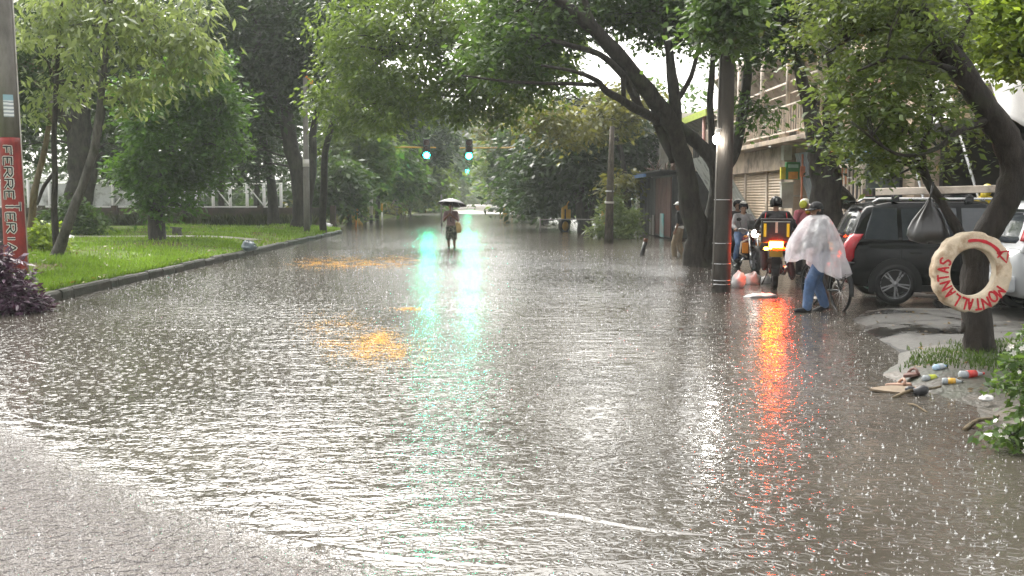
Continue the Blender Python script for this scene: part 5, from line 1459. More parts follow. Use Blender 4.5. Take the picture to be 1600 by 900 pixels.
BASE = dict(pel=(0, 0, .94), chest=(0, .01, 1.24), neck=(0, .0, 1.46), head=(0, .03, 1.60), shl=(-.19, 0, 1.40), shr=(.19, 0, 1.40), ell=(-.25, -.02, 1.12), elr=(.25, -.02, 1.12), wrl=(-.25, .08, .88), wrr=(.25, .08, .88),
            hil=(-.09, 0, .90), hir=(.09, 0, .90), knl=(-.10, .03, .50), knr=(.10, .03, .50), anl=(-.10, -.02, .09), anr=(.10, -.02, .09), toe=(0, 1, 0))
def person(label, loc, rz, J=None, skin=SKIN, shirt=None, sleeve=1, trousers=None, leg=1, flare=0, shoes=None, face=(0, 1, 0), hair=True, curl=.8, palms=None, name='person', scale=1, toes=None, vox=.0085, group=None):
    j = {k: Vector(v) for k, v in BASE.items()}
    for k, v in (J or {}).items(): j[k] = Vector(v)
    root = thing(name, label, 'person', loc, rz, scale=scale, group=group)
    b = MB(); f = Vector(face).normalized(); side = f.cross(Vector((0, 0, 1))).normalized(); upv = side.cross(f)
    Q = Matrix((side, f, upv)).transposed()
    h = j['head']
    up = (j['neck'] - j['pel']).normalized(); ax = (j['shr'] - j['shl']).normalized(); fw = up.cross(ax).normalized(); T = Matrix((ax, fw, up)).transposed()
    b.ell(j['chest'], (.158, .105, .21), T); b.ell(j['pel'].lerp(j['chest'], .35), (.138, .10, .17), T); b.ell(j['pel'], (.155, .115, .13), T)
    chain(b, [j['shl'], j['neck'] - up * .03, j['shr']], [.058, .06, .058])
    chain(b, [j['neck'] - up * .05, j['neck'].lerp(h, .5), h - upv * .05], [.062, .052, .055])
    b.ell(h + upv * .015, (.073, .092, .105), Q); b.ell(h - upv * .055 + f * .022, (.055, .066, .062), Q)
    b.ell(h + f * .095 - upv * .012, (.014, .020, .024), Q); b.ell(h + f * .082 - upv * .055, (.026, .014, .012), Q); b.ell(h + f * .080 + upv * .026, (.045, .016, .010), Q)
    for s in (-1, 1): b.ell(h + side * .076 * s - f * .005, (.012, .024, .034), Q)
    for s, k in ((-1, 'l'), (1, 'r')):
        chain(b, [j['sh' + k], j['sh' + k].lerp(j['el' + k], .5), j['el' + k]], [.050, .046, .038])
        chain(b, [j['el' + k], j['el' + k].lerp(j['wr' + k], .35), j['wr' + k]], [.039, .038, .026])
        dr = (j['wr' + k] - j['el' + k]); pn = (palms or {}).get(k, (-s, 0, 0))
        hand(b, j['wr' + k], dr, pn, curl, s)
        chain(b, [j['hi' + k], j['hi' + k].lerp(j['kn' + k], .5), j['kn' + k]], [.088, .075, .054])
        chain(b, [j['kn' + k], j['kn' + k].lerp(j['an' + k], .35), j['an' + k]], [.053, .054, .036])
        tv = Vector((toes or {}).get(k, (0, 1, -.05))).normalized()
        chain(b, [j['an' + k] - Vector((0, 0, .04)) - tv * .04, j['an' + k] - Vector((0, 0, .045)) + tv * .06, j['an' + k] - Vector((0, 0, .055)) + tv * .15], [.036, .036, .026])
    body = b.build('body', skin, root, remesh=vox, smoothit=2)
    for s in (-1, 1):
        e = MB(); e.ell(h + f * .086 + side * .031 * s + upv * .010, (.013, .008, .008), Q, n=8, m=6); e.build('eye', EYEM, root)
    if hair:
        e = MB(); e.ell(h + upv * .035 - f * .014, (.082, .094, .098), Q); e.ell(h - f * .05 - upv * .01, (.074, .06, .085), Q); e.build('hair', HAIR, root, remesh=.01, smoothit=1)
    if shirt:
        e = MB(); e.ell(j['chest'], (.178, .125, .235), T); e.ell(j['pel'].lerp(j['chest'], .35), (.165, .122, .19), T); e.ell(j['pel'] + up * .02, (.172, .13, .11), T)
        chain(e, [j['shl'], j['neck'] - up * .05, j['shr']], [.072, .072, .072])
        for k in 'lr':
            pts = [j['sh' + k], j['sh' + k].lerp(j['el' + k], .5)]; rd = [.068, .064]
            if sleeve > .4: pts += [j['el' + k]]; rd += [.056]
            if sleeve > .8: pts += [j['el' + k].lerp(j['wr' + k], .5), j['el' + k].lerp(j['wr' + k], .93)]; rd += [.052, .043]
            chain(e, pts, rd)
        e.build('shirt', shirt, root, remesh=.011, smoothit=2)
    if trousers:
        e = MB(); e.ell(j['pel'], (.168, .128, .14), T)
        for k in 'lr':
            pts = [j['hi' + k], j['hi' + k].lerp(j['kn' + k], .5), j['kn' + k] * 1.0]; rd = [.106, .092 + flare * .5, .074 + flare]
            if leg > .5: pts += [j['kn' + k].lerp(j['an' + k], .4), j['kn' + k].lerp(j['an' + k], .97)]; rd += [.072 + flare, .060 + flare]
            chain(e, pts, rd)
        e.build('trousers', trousers, root, remesh=.011, smoothit=2)
    if shoes:
        for k in 'lr':
            e = MB(); tv = Vector((toes or {}).get(k, (0, 1, -.05))).normalized(); a = j['an' + k]
            chain(e, [a + Vector((0, 0, .02)), a - Vector((0, 0, .035)) - tv * .03, a - Vector((0, 0, .04)) + tv * .07, a - Vector((0, 0, .052)) + tv * .17], [.046, .047, .047, .034]); e.build('shoe', shoes, root, remesh=.011, smoothit=1)
    root['_'] = 0; del root['_']
    return root, j, Q, h, f, upv, side

def helmet(root, h, Q, f, upv, side, shell, visor=None, open_=True):
    c = h + upv * .03 - f * .012
    b = MB(); rows = []
    for i in range(13):
        t_ = PI / 2 - (PI * .66) * i / 12; row = []
        for k in range(25):
            a = 2 * PI * k / 24
            v = Vector((math.cos(t_) * math.cos(a) * .118, math.cos(t_) * math.sin(a) * .138, math.sin(t_) * .135))
            if v.y > .05 and v.z < .035: v = v * (1.0 if not open_ else .98); v.z = max(v.z, .022 if open_ else v.z)
            row.append(c + Q @ v)
        rows.append(row)
    b.loft(rows, cap=False, loop=False); o = b.build('helmet', shell, root); md = o.modifiers.new('t', 'SOLIDIFY'); md.thickness = .012
    if visor:
        b = MB(); rows = []
        for i in range(5):
            z = .035 - .12 * i / 4
            rows.append([c + Q @ Vector((.122 * math.sin(a), .142 * math.cos(a) - .01 * i, z)) for a in [-1.15 + 2.3 * k / 10 for k in range(11)]])
        b.loft(rows, cap=False, loop=False); v = b.build('visor', visor, o); md = v.modifiers.new('t', 'SOLIDIFY'); md.thickness = .005
    return o

# man with the umbrella, wading towards the camera
q = G(705, 386); uz = -.16
um, j, Q, h, f, upv, side = person('man in mauve shirt and camouflage shorts wading under a dark umbrella', (q.x, q.y, uz), R_(180 - 4),
    dict(wrl=(-.06, .23, 1.30), ell=(-.26, .09, 1.14), wrr=(.07, .24, 1.32), elr=(.25, .08, 1.15), anl=(-.13, .06, .09), anr=(.10, -.14, .10), knl=(-.12, .08, .50), knr=(.10, .02, .50), head=(0, .04, 1.60)),
    SKIN, MAUVE, .6, CAMO, .4, .03, None, scale=.97, palms={'l': (.6, .2, .6), 'r': (-.6, .2, .6)}, curl=1.1, vox=.009)
FADEB = pbr('umbrella_cloth', (.028, .028, .032), .45, var=.25, scale=4)
uc = Vector((q.x, q.y, uz)); tilt = Euler((R_(-8), R_(7), 0)).to_matrix()
root = thing('umbrella', 'dark open umbrella held over the wading man', 'umbrella', uc + Vector((.0, -.25, 1.20)), R_(10))
b = MB(); rows = []
for i in range(9):
    r = .52 * i / 8; row = []
    for k in range(33):
        a = 2 * PI * k / 32; sc = 1 - .035 * (1 - abs(math.cos(a * 4))) * (i / 8)
        row.append(tilt @ Vector((r * sc * math.cos(a), r * sc * math.sin(a), .66 - .20 * (i / 8) ** 2.0 - (.012 * (1 - abs(math.cos(a * 4)))) * (i / 8))))
    rows.append(row)
b.loft(rows, cap=False, loop=False); o = b.build('canopy', FADEB, root, recalc=False); md = o.modifiers.new('t', 'SOLIDIFY'); md.thickness = .004
b = MB(); b.tube([(0, 0, -.05), tilt @ Vector((0, 0, .70))], .009, n=8); b.build('shaft', STEEL, root)
b = MB(); b.tube([(0, 0, .02), (0, 0, -.12), (.03, 0, -.16)], .016, n=8); b.build('handle', BLACK, root)
for k in range(8):
    a = 2 * PI * k / 8; b = MB(); b.tube([tilt @ Vector((0, 0, .645)), tilt @ Vector((.3 * math.cos(a), .3 * math.sin(a), .585)), tilt @ Vector((.515 * math.cos(a), .515 * math.sin(a), .452))], .005, n=5); b.build('rib', STEEL, root)
b = MB(); bp_ = Vector((q.x + .22, q.y + .02, .68))
rings = []
for z, w, d in ((.20, .02, .02), (.16, .09, .05), (.05, .14, .08), (-.08, .15, .09), (-.17, .12, .07), (-.19, .03, .03)):
    rings.append([Vector((w * math.cos(a) * (1 + .1 * math.sin(3 * a)), d * math.sin(a), z)) for a in [2 * PI * k / 14 for k in range(14)]])
b.loft(rings); b.tube([(0, 0, .18), (-.05, 0, .38), (-.2, 0, .62)], .012, n=6)
tag(b.build('shoulder_bag', pbr('straw_bag', (.52, .40, .18), .7), loc=bp_), 'pale yellow bag hanging at the hip of the wading man', 'bag')

# man in the plastic poncho, crossing to the left, and his bicycle
q = G(1284, 487); q.z = -.03
pm, j, Q, h, f, upv, side = person('man in a clear plastic poncho, dark cap and wet blue jeans striding left', q, R_(90),
    dict(pel=(0, .02, .92), chest=(0, .08, 1.22), neck=(0, .10, 1.44), head=(0, .13, 1.585), shl=(-.19, .08, 1.385), shr=(.19, .08, 1.385), ell=(-.30, .14, 1.16), elr=(.28, .14, 1.15), wrl=(-.22, .34, 1.04), wrr=(.22, .30, 1.0),
         hil=(-.09, .02, .90), hir=(.09, .02, .90), knl=(-.10, .22, .50), knr=(.10, .06, .49), anl=(-.10, .26, .10), anr=(.11, -.08, .12)),
    SKIN, DKCLOTH, 1, JEANS, 1, .012, DKCLOTH, face=(-.45, 1, -.05), toes={'l': (-.1, 1, .05), 'r': (0, 1, -.25)})
b = MB(); c = h + upv * .03 - f * .01; rows = []
for i in range(9):
    t_ = PI / 2 * (1 - i / 8 * 1.08); rows.append([c + Q @ Vector((math.cos(t_) * math.cos(a) * .092, math.cos(t_) * math.sin(a) * .108, math.sin(t_) * .10 - .004)) for a in [2 * PI * k / 24 for k in range(25)]])
b.loft(rows, cap=False, loop=False)
b.loft([[c + Q @ Vector((.085 * u, .095 * math.sqrt(max(0, 1 - (u * .8) ** 2)) + .10 * v * (1 - u * u * .5), .005 - .03 * v)) for u in (-1, -.6, -.2, .2, .6, 1)] for v in (0, .5, 1)], cap=False, loop=False)
o = b.build('cap', DKCLOTH, pm, recalc=False); md = o.modifiers.new('t', 'SOLIDIFY'); md.thickness = .006
for z in (.045, -.028):
    b = MB(); b.loft([[c + Q @ Vector((.096 * math.sin(a), .112 * math.cos(a) + (.0 if z > 0 else .075), z + dz)) for a in [.0 + .9 * k / 8 for k in range(9)]] for dz in (0, .022)], cap=False, loop=False)
    s_ = b.build('cap_stripe', WHCLOTH, o, recalc=False); md = s_.modifiers.new('t', 'SOLIDIFY'); md.thickness = .003
# dark hood cloth round the neck and cheeks
b = MB(); b.ell(h - upv * .03 - f * .03, (.090, .090, .12), Q); b.build('scarf', DKCLOTH, pm, remesh=.01, smoothit=2)
def ponchomat():
    m, t, out = new_mat('clear_poncho'); tc = t('ShaderNodeTexCoord')
    nz = t('ShaderNodeTexNoise', {'Vector': tc.outputs['Object'], 'Scale': 7.0, 'Detail': 5.0})
    n2 = t('ShaderNodeTexNoise', {'Vector': tc.outputs['Object'], 'Scale': 3.0, 'Detail': 4.0})
    bp = t('ShaderNodeBump', {'Height': nz.outputs[0], 'Strength': 1.0, 'Distance': .09})
    d = t('ShaderNodeBsdfPrincipled', {'Base Color': (.72, .72, .75, 1), 'Roughness': .25, 'Normal': bp.outputs[0]})
    tl = t('ShaderNodeBsdfTranslucent', {'Color': (.75, .72, .74, 1)}); tr = t('ShaderNodeBsdfTransparent', {'Color': (.93, .91, .93, 1)})
    m1 = t('ShaderNodeMixShader', {0: .45}); t.t.links.new(d.outputs[0], m1.inputs[1]); t.t.links.new(tl.outputs[0], m1.inputs[2])
    m2 = t('ShaderNodeMixShader', {0: t('ShaderNodeMapRange', {'Value': n2.outputs[0], 'From Min': .35, 'From Max': .7, 'To Min': .28, 'To Max': .60}).outputs[0]}); t.t.links.new(m1.outputs[0], m2.inputs[1]); t.t.links.new(tr.outputs[0], m2.inputs[2])
    t.t.links.new(m2.outputs[0], out.inputs[0]); return m
b = MB(); rows = []
N = 72
for i in range(22):
    v = i / 21; row = []
    for k in range(N + 1):
        a = 2 * PI * k / N       # a = 0 at +x (right), pi/2 at +y (forward)
        fx, fy = math.cos(a), math.sin(a)
        # hem: higher at the front where the hands lift it, long at the back
        hem = .70 + .14 * max(0, fy) - .16 * max(0, -fy) + .05 * math.sin(3 * a + 1) + .03 * math.sin(8 * a)
        z = 1.515 + (hem - 1.515) * v ** 1.12
        spread_f = .10 + (.46 - .10) * min(1, v * 1.3) ** .7
        spread_b = .09 + (.50 - .09) * v ** .7
        spread_s = .10 + .34 * min(1, v * 2.5) ** .42
        ry = spread_f if fy > 0 else spread_b
        fold = 1 + (.12 * math.sin(7 * a + 2.5 * v) * (.6 + .4 * math.sin(2 * a + 1)) + .075 * math.sin(13 * a - 4 * v + 2 * math.sin(2 * a)) + .05 * math.sin(4 * a + 5 * v) + .05 * noise.noise(Vector((fx * 3, fy * 3, v * 3)))) * v ** .6
        x = fx * spread_s * fold; y = .09 + fy * ry * fold + (.03 if fy < 0 else 0) * v
        z += .02 * noise.noise(Vector((fx * 2, fy * 2, v * 5))) * v
        row.append(Vector((x, y, z)))
    rows.append(row)
b.loft(rows, cap=False, loop=False)
tag(b.build('plastic_poncho', ponchomat(), loc=q, recalc=False), 'wide milky clear plastic poncho billowing round the striding man', 'poncho').rotation_euler = (0, 0, R_(90))

root = thing('bicycle', 'dark bicycle with white pedals being pushed behind the poncho man', 'bicycle', (q.x + .36, q.y + .24, -.03), R_(98))
b = MB()
for x in (0, 1.03):
    b2 = MB(); b2.lathe([(.315, -.02), (.335, -.024), (.345, 0), (.335, .024), (.315, .02)], 36, Matrix.Translation((x, 0, .335)) @ Matrix.Rotation(PI / 2, 4, 'X'), closed=True); w_ = b2.build('tyre', BLACK, root)
    b2 = MB()
    for k in range(16):
        a = 2 * PI * k / 16; b2.tube([(x, .02 * (-1) ** k, .335), (x + .318 * math.cos(a), 0, .335 + .318 * math.sin(a))], .0022, n=4)
    b2.build('spokes', STEEL, w_)
    b2 = MB()
    b2.loft([[Vector((x + .375 * math.cos(R_(a)), y, .335 + .375 * math.sin(R_(a)))) for a in range(20 if x else 60, 175 if x else 200, 10)] for y in (-.03, 0, .03)], cap=False, loop=False)
    o = b2.build('mudguard', DARKM, root, recalc=False); md = o.modifiers.new('t', 'SOLIDIFY'); md.thickness = .004
b = MB(); bb = Vector((.43, 0, .30)); st = Vector((.30, 0, .80)); hd = Vector((.86, 0, .84)); ax = Vector((0, 0, .335)); fx = Vector((1.03, 0, .335))
for a, c in ((bb, st), (bb, hd), (st, hd), (bb, ax), (st, ax), (hd + Vector((-.02, 0, .08)), fx)): b.tube([a, c], .018, n=8)
b.build('frame', DARKM, root)
b = MB(); b.ell(st + Vector((-.03, 0, .10)), (.13, .08, .035)); b.build('saddle', BLACK, root)
b = MB(); b.tube([hd + Vector((0, -.28, .14)), hd + Vector((.03, -.1, .14)), hd + Vector((.03, .1, .14)), hd + Vector((0, .28, .14))], .013, n=8); b.build('handlebar', STEEL, root)
for s in (-1, 1): b = MB(); b.bar(bb + Vector((0, s * .06, 0)), bb + Vector((.1 * s, s * .07, -.13 * s)), .02); b.box(bb + Vector((.1 * s, s * .13, -.13 * s)), (.10, .08, .03)); b.build('pedal', WHITE, root)
b = MB(); b.bar((.0, -.06, .78), (-.30, -.06, .78), .02); b.bar((.0, .06, .78), (-.30, .06, .78), .02); b.bar((-.28, 0, .78), (0, 0, .34), .015); b.build('carrier', DARKM, root)

# riders
def at(base, rz, fwd, z, side_=0): return base + Vector((math.cos(rz) * fwd - math.sin(rz) * side_, math.sin(rz) * fwd + math.cos(rz) * side_, z))
RID = dict(pel=(0, 0, .90), chest=(0, .10, 1.18), neck=(0, .15, 1.40), head=(0, .19, 1.54), shl=(-.21, .13, 1.34), shr=(.21, .13, 1.34), ell=(-.36, .26, 1.12), elr=(.36, .26, 1.12), wrl=(-.34, .52, 1.04), wrr=(.34, .52, 1.04),
           hil=(-.10, .02, .88), hir=(.10, .02, .88), knl=(-.22, .42, .66), knr=(.22, .42, .66), anl=(-.20, .20, .32), anr=(.34, .26, .14))
base = at(ma, RZ_A, -.32, .07)
pa, j, Q, h, f, upv, side = person('motorcyclist in black helmet and dark jacket seen from behind', base, RZ_A - PI / 2, RID, SKIN, JACKET, 1, DKCLOTH, 1, .015, DKCLOTH, hair=False, curl=1.2, vox=.01, palms={'l': (0, 0, -1), 'r': (0, 0, -1)})
hl_ = helmet(pa, h, Q, f, upv, side, glossy('helmet_black', (.004, .004, .0045), .1, 0), GLASS, False)
b = MB(); b.box(h + upv * .10 - f * .135, (.03, .012, .05), Q); b.build('helmet_badge', CLEAR, hl_)
for s in (-1, 1):
    b = MB(); b.tube([Vector((s * .19, .02, 1.38)), Vector((s * .21, -.05, 1.25)), Vector((s * .20, -.09, 1.05))], .007, n=6); b.build('piping', REDL, pa)
bx = at(ma, RZ_A, -.74, 1.10)
root = thing('delivery_box', 'black delivery box with yellow reflective strips strapped behind the rider', 'box', bx, RZ_A)
BOXM = pbr('box_nylon', (.018, .015, .015), .5, var=.3, scale=9, bump=.3)
b = MB(); b.box((0, 0, .0), (.40, .56, .42)); b.build('body', BOXM, root, bevel=.03)
b = MB(); b.box((0, 0, .225), (.42, .58, .04)); b.build('lid', BOXM, root, bevel=.012)
for s in (-1, 1): b = MB(); b.box((-.205, s * .21, .03), (.012, .05, .25)); b.build('reflective_strip', REFL_GLOW, root)
b = MB(); b.box((-.205, .0, .08), (.012, .045, .20)); b.build('pale_strip', pbr('pale_strip', (.6, .42, .32), .5), root)
b = MB(); b.box((-.205, 0, .19), (.012, .50, .015)); b.build('piping', CLEAR, root)

base = at(mb, RZ_B, -.30, 0)
RID2 = dict(RID); RID2.update(head=(0, .10, 1.53), neck=(0, .07, 1.39), chest=(0, .05, 1.16), shl=(-.18, .06, 1.33), shr=(.18, .06, 1.33), ell=(-.30, .20, 1.10), elr=(.30, .20, 1.10), anr=(.22, .22, .30))
p2, j, Q, h, f, upv, side = person('rider in grey jacket and white topped helmet facing the camera', base, RZ_B - PI / 2, RID2, SKIN2, GREYJ, 1, JEANS, 1, .012, DKCLOTH, curl=1.2, vox=.01, face=(.1, 1, -.15), palms={'l': (0, 0, -1), 'r': (0, 0, -1)})
helmet(p2, h, Q, f, upv, side, glossy('helmet_dark', (.005, .005, .006), .1, 0))
b = MB(); b.ell(h + upv * .12 - f * .01, (.085, .10, .055), Q); b.build('helmet_top', WHITE, p2)
base = at(mb, RZ_B, -.68, .06)
RID3 = dict(RID2); RID3.update(wrl=(-.16, .30, .92), wrr=(.16, .30, .92), ell=(-.28, .12, 1.05), elr=(.28, .12, 1.05), anl=(-.24, .28, .36), anr=(.24, .28, .36))
p3, j, Q, h, f, upv, side = person('pillion passenger in dark jacket behind the grey jacket rider', base, RZ_B - PI / 2, RID3, SKIN, JACKET, 1, DKCLOTH, 1, .012, DKCLOTH, curl=.9, vox=.012)
helmet(p3, h, Q, f, upv, side, glossy('helmet_jet', (.005, .005, .005), .1, 0))
b = MB(); b.ell(h + upv * .125 - f * .01, (.075, .09, .045), Q); b.build('helmet_top', WHITE, p3)

q = P(1254, 420, 22.8); q.z = .0
p4, j, Q, h, f, upv, side = person('person in pink jacket and pale helmet half hidden by the dark trunk', q, R_(205), dict(head=(0, .05, 1.56)), SKIN2, PINKJ, 1, DKCLOTH, 1, .012, DKCLOTH, curl=.7, vox=.012, face=(-.3, 1, 0))
helmet(p4, h, Q, f, upv, side, glossy('helmet_cream', (.62, .60, .42)))
b = MB(); b.ell(h + upv * .03 + side * .10, (.045, .10, .09), Q); b.build('helmet_patch', pbr('lime_band', (.5, .52, .05), .5), p4)
b = MB(); b.ell(h - upv * .15 + f * .05, (.06, .06, .045), Q); b.build('scarf', YELP, p4)

q = P(1061, 400, 30.5); q.z = -.12
p5, j, Q, h, f, upv, side = person('person in black top, white hem and khaki trousers beside the leaning tree', q, R_(70), dict(knl=(-.10, .14, .5), anl=(-.10, .12, .09), anr=(.10, -.12, .1)), SKIN, DKCLOTH, .6, KHAKI, 1, .012, DKCLOTH, vox=.012)
b = MB(); b.ell(Vector((0, 0, .97)), (.18, .138, .10)); b.build('shirt_hem', WHCLOTH, p5)
b = MB(); b.ell(h + upv * .07, (.092, .11, .07), Q); b.ell(h + upv * .055 + f * .10, (.07, .07, .012), Q); b.build('cap', WHCLOTH, p5, remesh=.01)

# ------------------------------------------------------------------ the painted ring
rc = P(1517, 425, 10.28); Ro, Ri = .405, .245
root = thing('painted_ring', 'cream painted tyre ring with red hand lettering leaning on the tree trunk', 'sign', rc, R_(4))
TYREC = pbr('cream_tyre_paint', (.56, .46, .34), .6, var=.12, scale=9, bump=.4, bscale=30, dirt=(.30, .20, .12), dscale=6)
TYRED = pbr('inner_tyre', (.02, .018, .016), .6)
prof = [(Ri, -.05), (Ri + .006, -.061), (Ri + .02, -.0655), (Ro - .03, -.066), (Ro - .008, -.060), (Ro, -.048), (Ro, .06), (Ro - .03, .085), (Ri + .02, .08), (Ri - .0, .05)]
b = MB(); n = 72; M_ = Matrix.Rotation(PI / 2, 4, 'X')
vs = []; fs = []
for r, z in prof:
    for k in range(n):
        a = 2 * PI * k / n; w = r * (1 + (.022 * noise.noise(Vector((math.cos(a) * 2.5, math.sin(a) * 2.5, 1))) + .012 * noise.noise(Vector((math.cos(a) * 9, math.sin(a) * 9, 1))) + (.014 if k % 5 < 3 else -.010)) * ((r - Ri) / (Ro - Ri)))
        vs.append(Vector((w * math.cos(a), z, w * math.sin(a))))
q_ = len(prof)
for i in range(q_):
    for k in range(n):
        a = i * n + k; c = i * n + (k + 1) % n; jn = ((i + 1) % q_) * n
        fs.append((a, c, jn + (k + 1) % n, jn + k))
b.add(vs, fs, 0, True); b.build('ring_body', TYREC, root)
b = MB(); b.lathe([(Ri - .006, -.03), (Ri + .004, -.05), (Ri + .004, .05), (Ri - .006, .03)], 60, Matrix.Rotation(PI / 2, 4, 'X'), closed=True); b.build('inner_edge', pbr('cream_rim', (.50, .43, .33), .5), root)
bl = MB(); word = 'MONTALLANTAS'; A0, A1 = R_(-28), R_(-208)
for i, ch in enumerate(word):
    am = A0 + (A1 - A0) * (i + .5) / len(word); wa = abs(A1 - A0) / len(word) * .70
    jr = random.Random(i); rj = jr.uniform(-.012, .010); wa *= jr.uniform(.85, 1.18); am += jr.uniform(-.02, .02)
    def mp(u, v, am=am, wa=wa, rj=rj):
        a = am + wa * (.5 - u); r = Ri + .026 + .115 * v + rj
        return Vector((r * math.cos(a), -.0665, r * math.sin(a))), Vector((0, -1, 0))
    stroke_mesh(bl, GLY[ch], mp, .0115, .004)
bl.build('lettering', REDL, root)
ba = MB()
def pm_(u, v): return Vector((u, -.0665, v)), Vector((0, -1, 0))
arc = [(.325 * math.cos(a), .325 * math.sin(a) + .0) for a in [R_(104 - 70 * k / 10) for k in range(11)]]
stroke_mesh(ba, [[(x, y) for x, y in arc]], pm_, .019, .005)
a = R_(27); cx, cz = .325 * math.cos(a), .325 * math.sin(a)
stroke_mesh(ba, [[(cx - .06, cz + .05), (cx + .06, cz + .07), (cx + .045, cz - .05), (cx - .06, cz + .05)], [(cx - .055, cz + .0), (cx + .0, cz + .06)]], pm_, .010, .005)
ba.build('arrow', REDL, root)

# black bag hanging from the branch
bp_ = P(1452, 345, 11.05)
b = MB(); rows = []
for z, r in ((.24, .012), (.21, .03), (.17, .05), (.10, .10), (0, .165), (-.09, .20), (-.16, .21), (-.21, .19), (-.235, .10), (-.24, .01)):
    rows.append([Vector((r * math.cos(a) * (1 + .10 * math.sin(5 * a + z * 9) + .05 * math.sin(11 * a)), r * .75 * math.sin(a) * (1 + .1 * math.sin(4 * a)), z + .012 * math.sin(3 * a))) for a in [2 * PI * k / 40 for k in range(40)]])
b.loft(rows); b.tube([(0, 0, .22), (.01, 0, .30), (.03, 0, .42)], .012, n=6)
tag(b.build('hanging_bag', glossy('black_plastic', (.022, .02, .02), .25, .3), loc=bp_), 'black plastic bag hanging from a branch before the black car', 'bag')
# yellow raincoat beside the carport
q = P(1540, 306, 18.9)
b = MB(); b.ell((.02, .02, .10), (.10, .11, .13), (0, .35, 0)); b.ell((-.05, -.06, .02), (.07, .06, .08), (0, .5, 0)); rows = []
for z, w, d in ((0, .08, .08), (-.08, .22, .11), (-.3, .26, .13), (-.7, .30, .15), (-1.15, .34, .16)):
    rows.append([Vector((w * math.cos(a) * (1 + .06 * math.sin(7 * a)), d * math.sin(a), z)) for a in [2 * PI * k / 28 for k in range(28)]])
b.loft(rows); b.tube([(-.2, 0, -.1), (-.30, -.02, -.35), (-.32, -.04, -.65)], [.075, .07, .06], n=10); b.tube([(.2, 0, -.1), (.30, -.02, -.35), (.32, -.04, -.65)], [.075, .07, .06], n=10)
tag(b.build('raincoat', glossy('yellow_plastic', (.62, .48, .02), .3, .3), loc=q), 'yellow hooded raincoat showing above the bonnet of the black car', 'raincoat')

# ------------------------------------------------------------------ litter and small plants
PLAST = pbr('white_plastic', (.50, .49, .48), .35, var=.08, scale=8, bump=.7, bscale=9)
def sack(label, px, py, sx, sy, sz, seed, mat=PLAST, z=0, name='plastic_bag'):
    q = G(px, py, z); b = MB(); n = 20; rows = []
    for i in range(11):
        t_ = -PI / 2 + PI * i / 10
        rows.append([Vector((sx * math.cos(t_) * math.cos(a), sy * math.cos(t_) * math.sin(a), sz * (.5 + .5 * math.sin(t_)))) * (1 + (.45 if sz < sx * 1.6 else .3) * noise.noise(Vector((math.cos(a) * 1.6 + seed, math.sin(a) * 1.6, i * .4 + seed)))) for a in [2 * PI * k / n for k in range(n)]])
    b.loft(rows)
    b.tube([(sx * .3, 0, sz * .75), (sx * .6, .02, sz * .85), (sx * .95, .05, sz * .7)], [.16 * sx, .10 * sx, .2 * sx], n=7, flat=.5)
    o = b.build(name, mat, loc=(q.x, q.y, q.z - .04)); tag(o, label, 'bag')
sack('upright white plastic bag standing at the foot of the lamp pole', 1154, 449, .14, .12, .34, 1)
sack('round grey white plastic bag lying right of the upright bag', 1177, 444, .17, .14, .26, 2)
sack('flat white plastic bag floating in the water before the other bags', 1186, 464, .26, .16, .10, 3)
sack('slack white plastic sheet draped right of the round bag', 1200, 442, .15, .12, .18, 7)
sack('white rubbish bag lying on the lawn tip', 511, 356, .30, .2, .26, 4, z=.15)
sack('dark and pale blue rubbish bag sitting on the kerb', 388, 391, .22, .2, .28, 5, pbr('blue_grey_plastic', (.10, .13, .15), .35, var=.6, scale=5), z=.22)
sack('crumpled white litter on the lawn behind the bright tree', 358, 369, .3, .15, .08, 6, z=.28)
sack('small white bag left by the slender tree foot', 108, 375, .2, .15, .18, 8, z=.3)
sack('white cloth heap by the white post at the right of the crossing', 820, 332, .6, .4, .5, 9)
q = G(276, 369, .3); b = MB(); b.tube([(0, 0, -.1), (0, 0, .16), (.01, 0, .30)], [.22, .17, .16], n=12, wob=.15); b.box((0, 0, .31), (.42, .30, .05), (0, .1, .2))
tag(b.build('tree_stump', BARK_G, loc=q), 'small pale topped stump standing right of the bright tree', 'stump')
q = G(791, 336); b = MB(); b.box((0, 0, .95), (1.5, .08, .25)); b.box((-.1, 0, .5), (.5, .4, .9)); b.tube([(-.6, 0, -.1), (-.5, 0, 1.0)], .05, n=6); b.tube([(.6, 0, -.1), (.5, 0, 1.0)], .05, n=6)
tag(b.build('yellow_barrier', YELP, loc=q), 'yellow barrier far away near the right kerb', 'barrier')
q = G(610, 338); b = MB(); b.tube([(0, 0, -.1), (0, 0, .6), (.05, 0, 1.5)], [.75, .8, .5], n=12, wob=.25)
tag(b.build('dark_drum', DARKM, loc=q), 'big dark drum standing at the water behind the cream stake', 'drum')

def bz(X, Y): return bank_z(X, Y, .085 + .03 * max(0, X - 4.4))
LIT = lambda n, c, r=.35: pbr(n, [x * .6 for x in c], r, var=.25, scale=14)
def bottle(label, px, py, rz, cols, L=.22, r=.030):
    q = G(px, py, .12); q.z = bz(q.x, q.y) + r * .8
    root = thing('bottle', label, 'bottle', q, rz); M_ = Matrix.Rotation(PI / 2, 4, 'Y')
    b = MB(); b.lathe([(0, 0), (r * .85, 0), (r, .01), (r, L * .28)], 16, M_); b.lathe([(r, L * .62), (r * .9, L * .70), (r * .4, L * .86), (r * .33, L * .95), (0, L * .95)], 16, M_); b.build('shell', cols[0], root)
    b = MB(); b.lathe([(r * 1.03, L * .27), (r * 1.03, L * .63)], 16, M_); b.build('wrapper', cols[1], root)
    b = MB(); b.lathe([(r * .38, L * .92), (r * .38, L * 1.0), (0, L)], 12, M_); b.build('cap', cols[2], root)
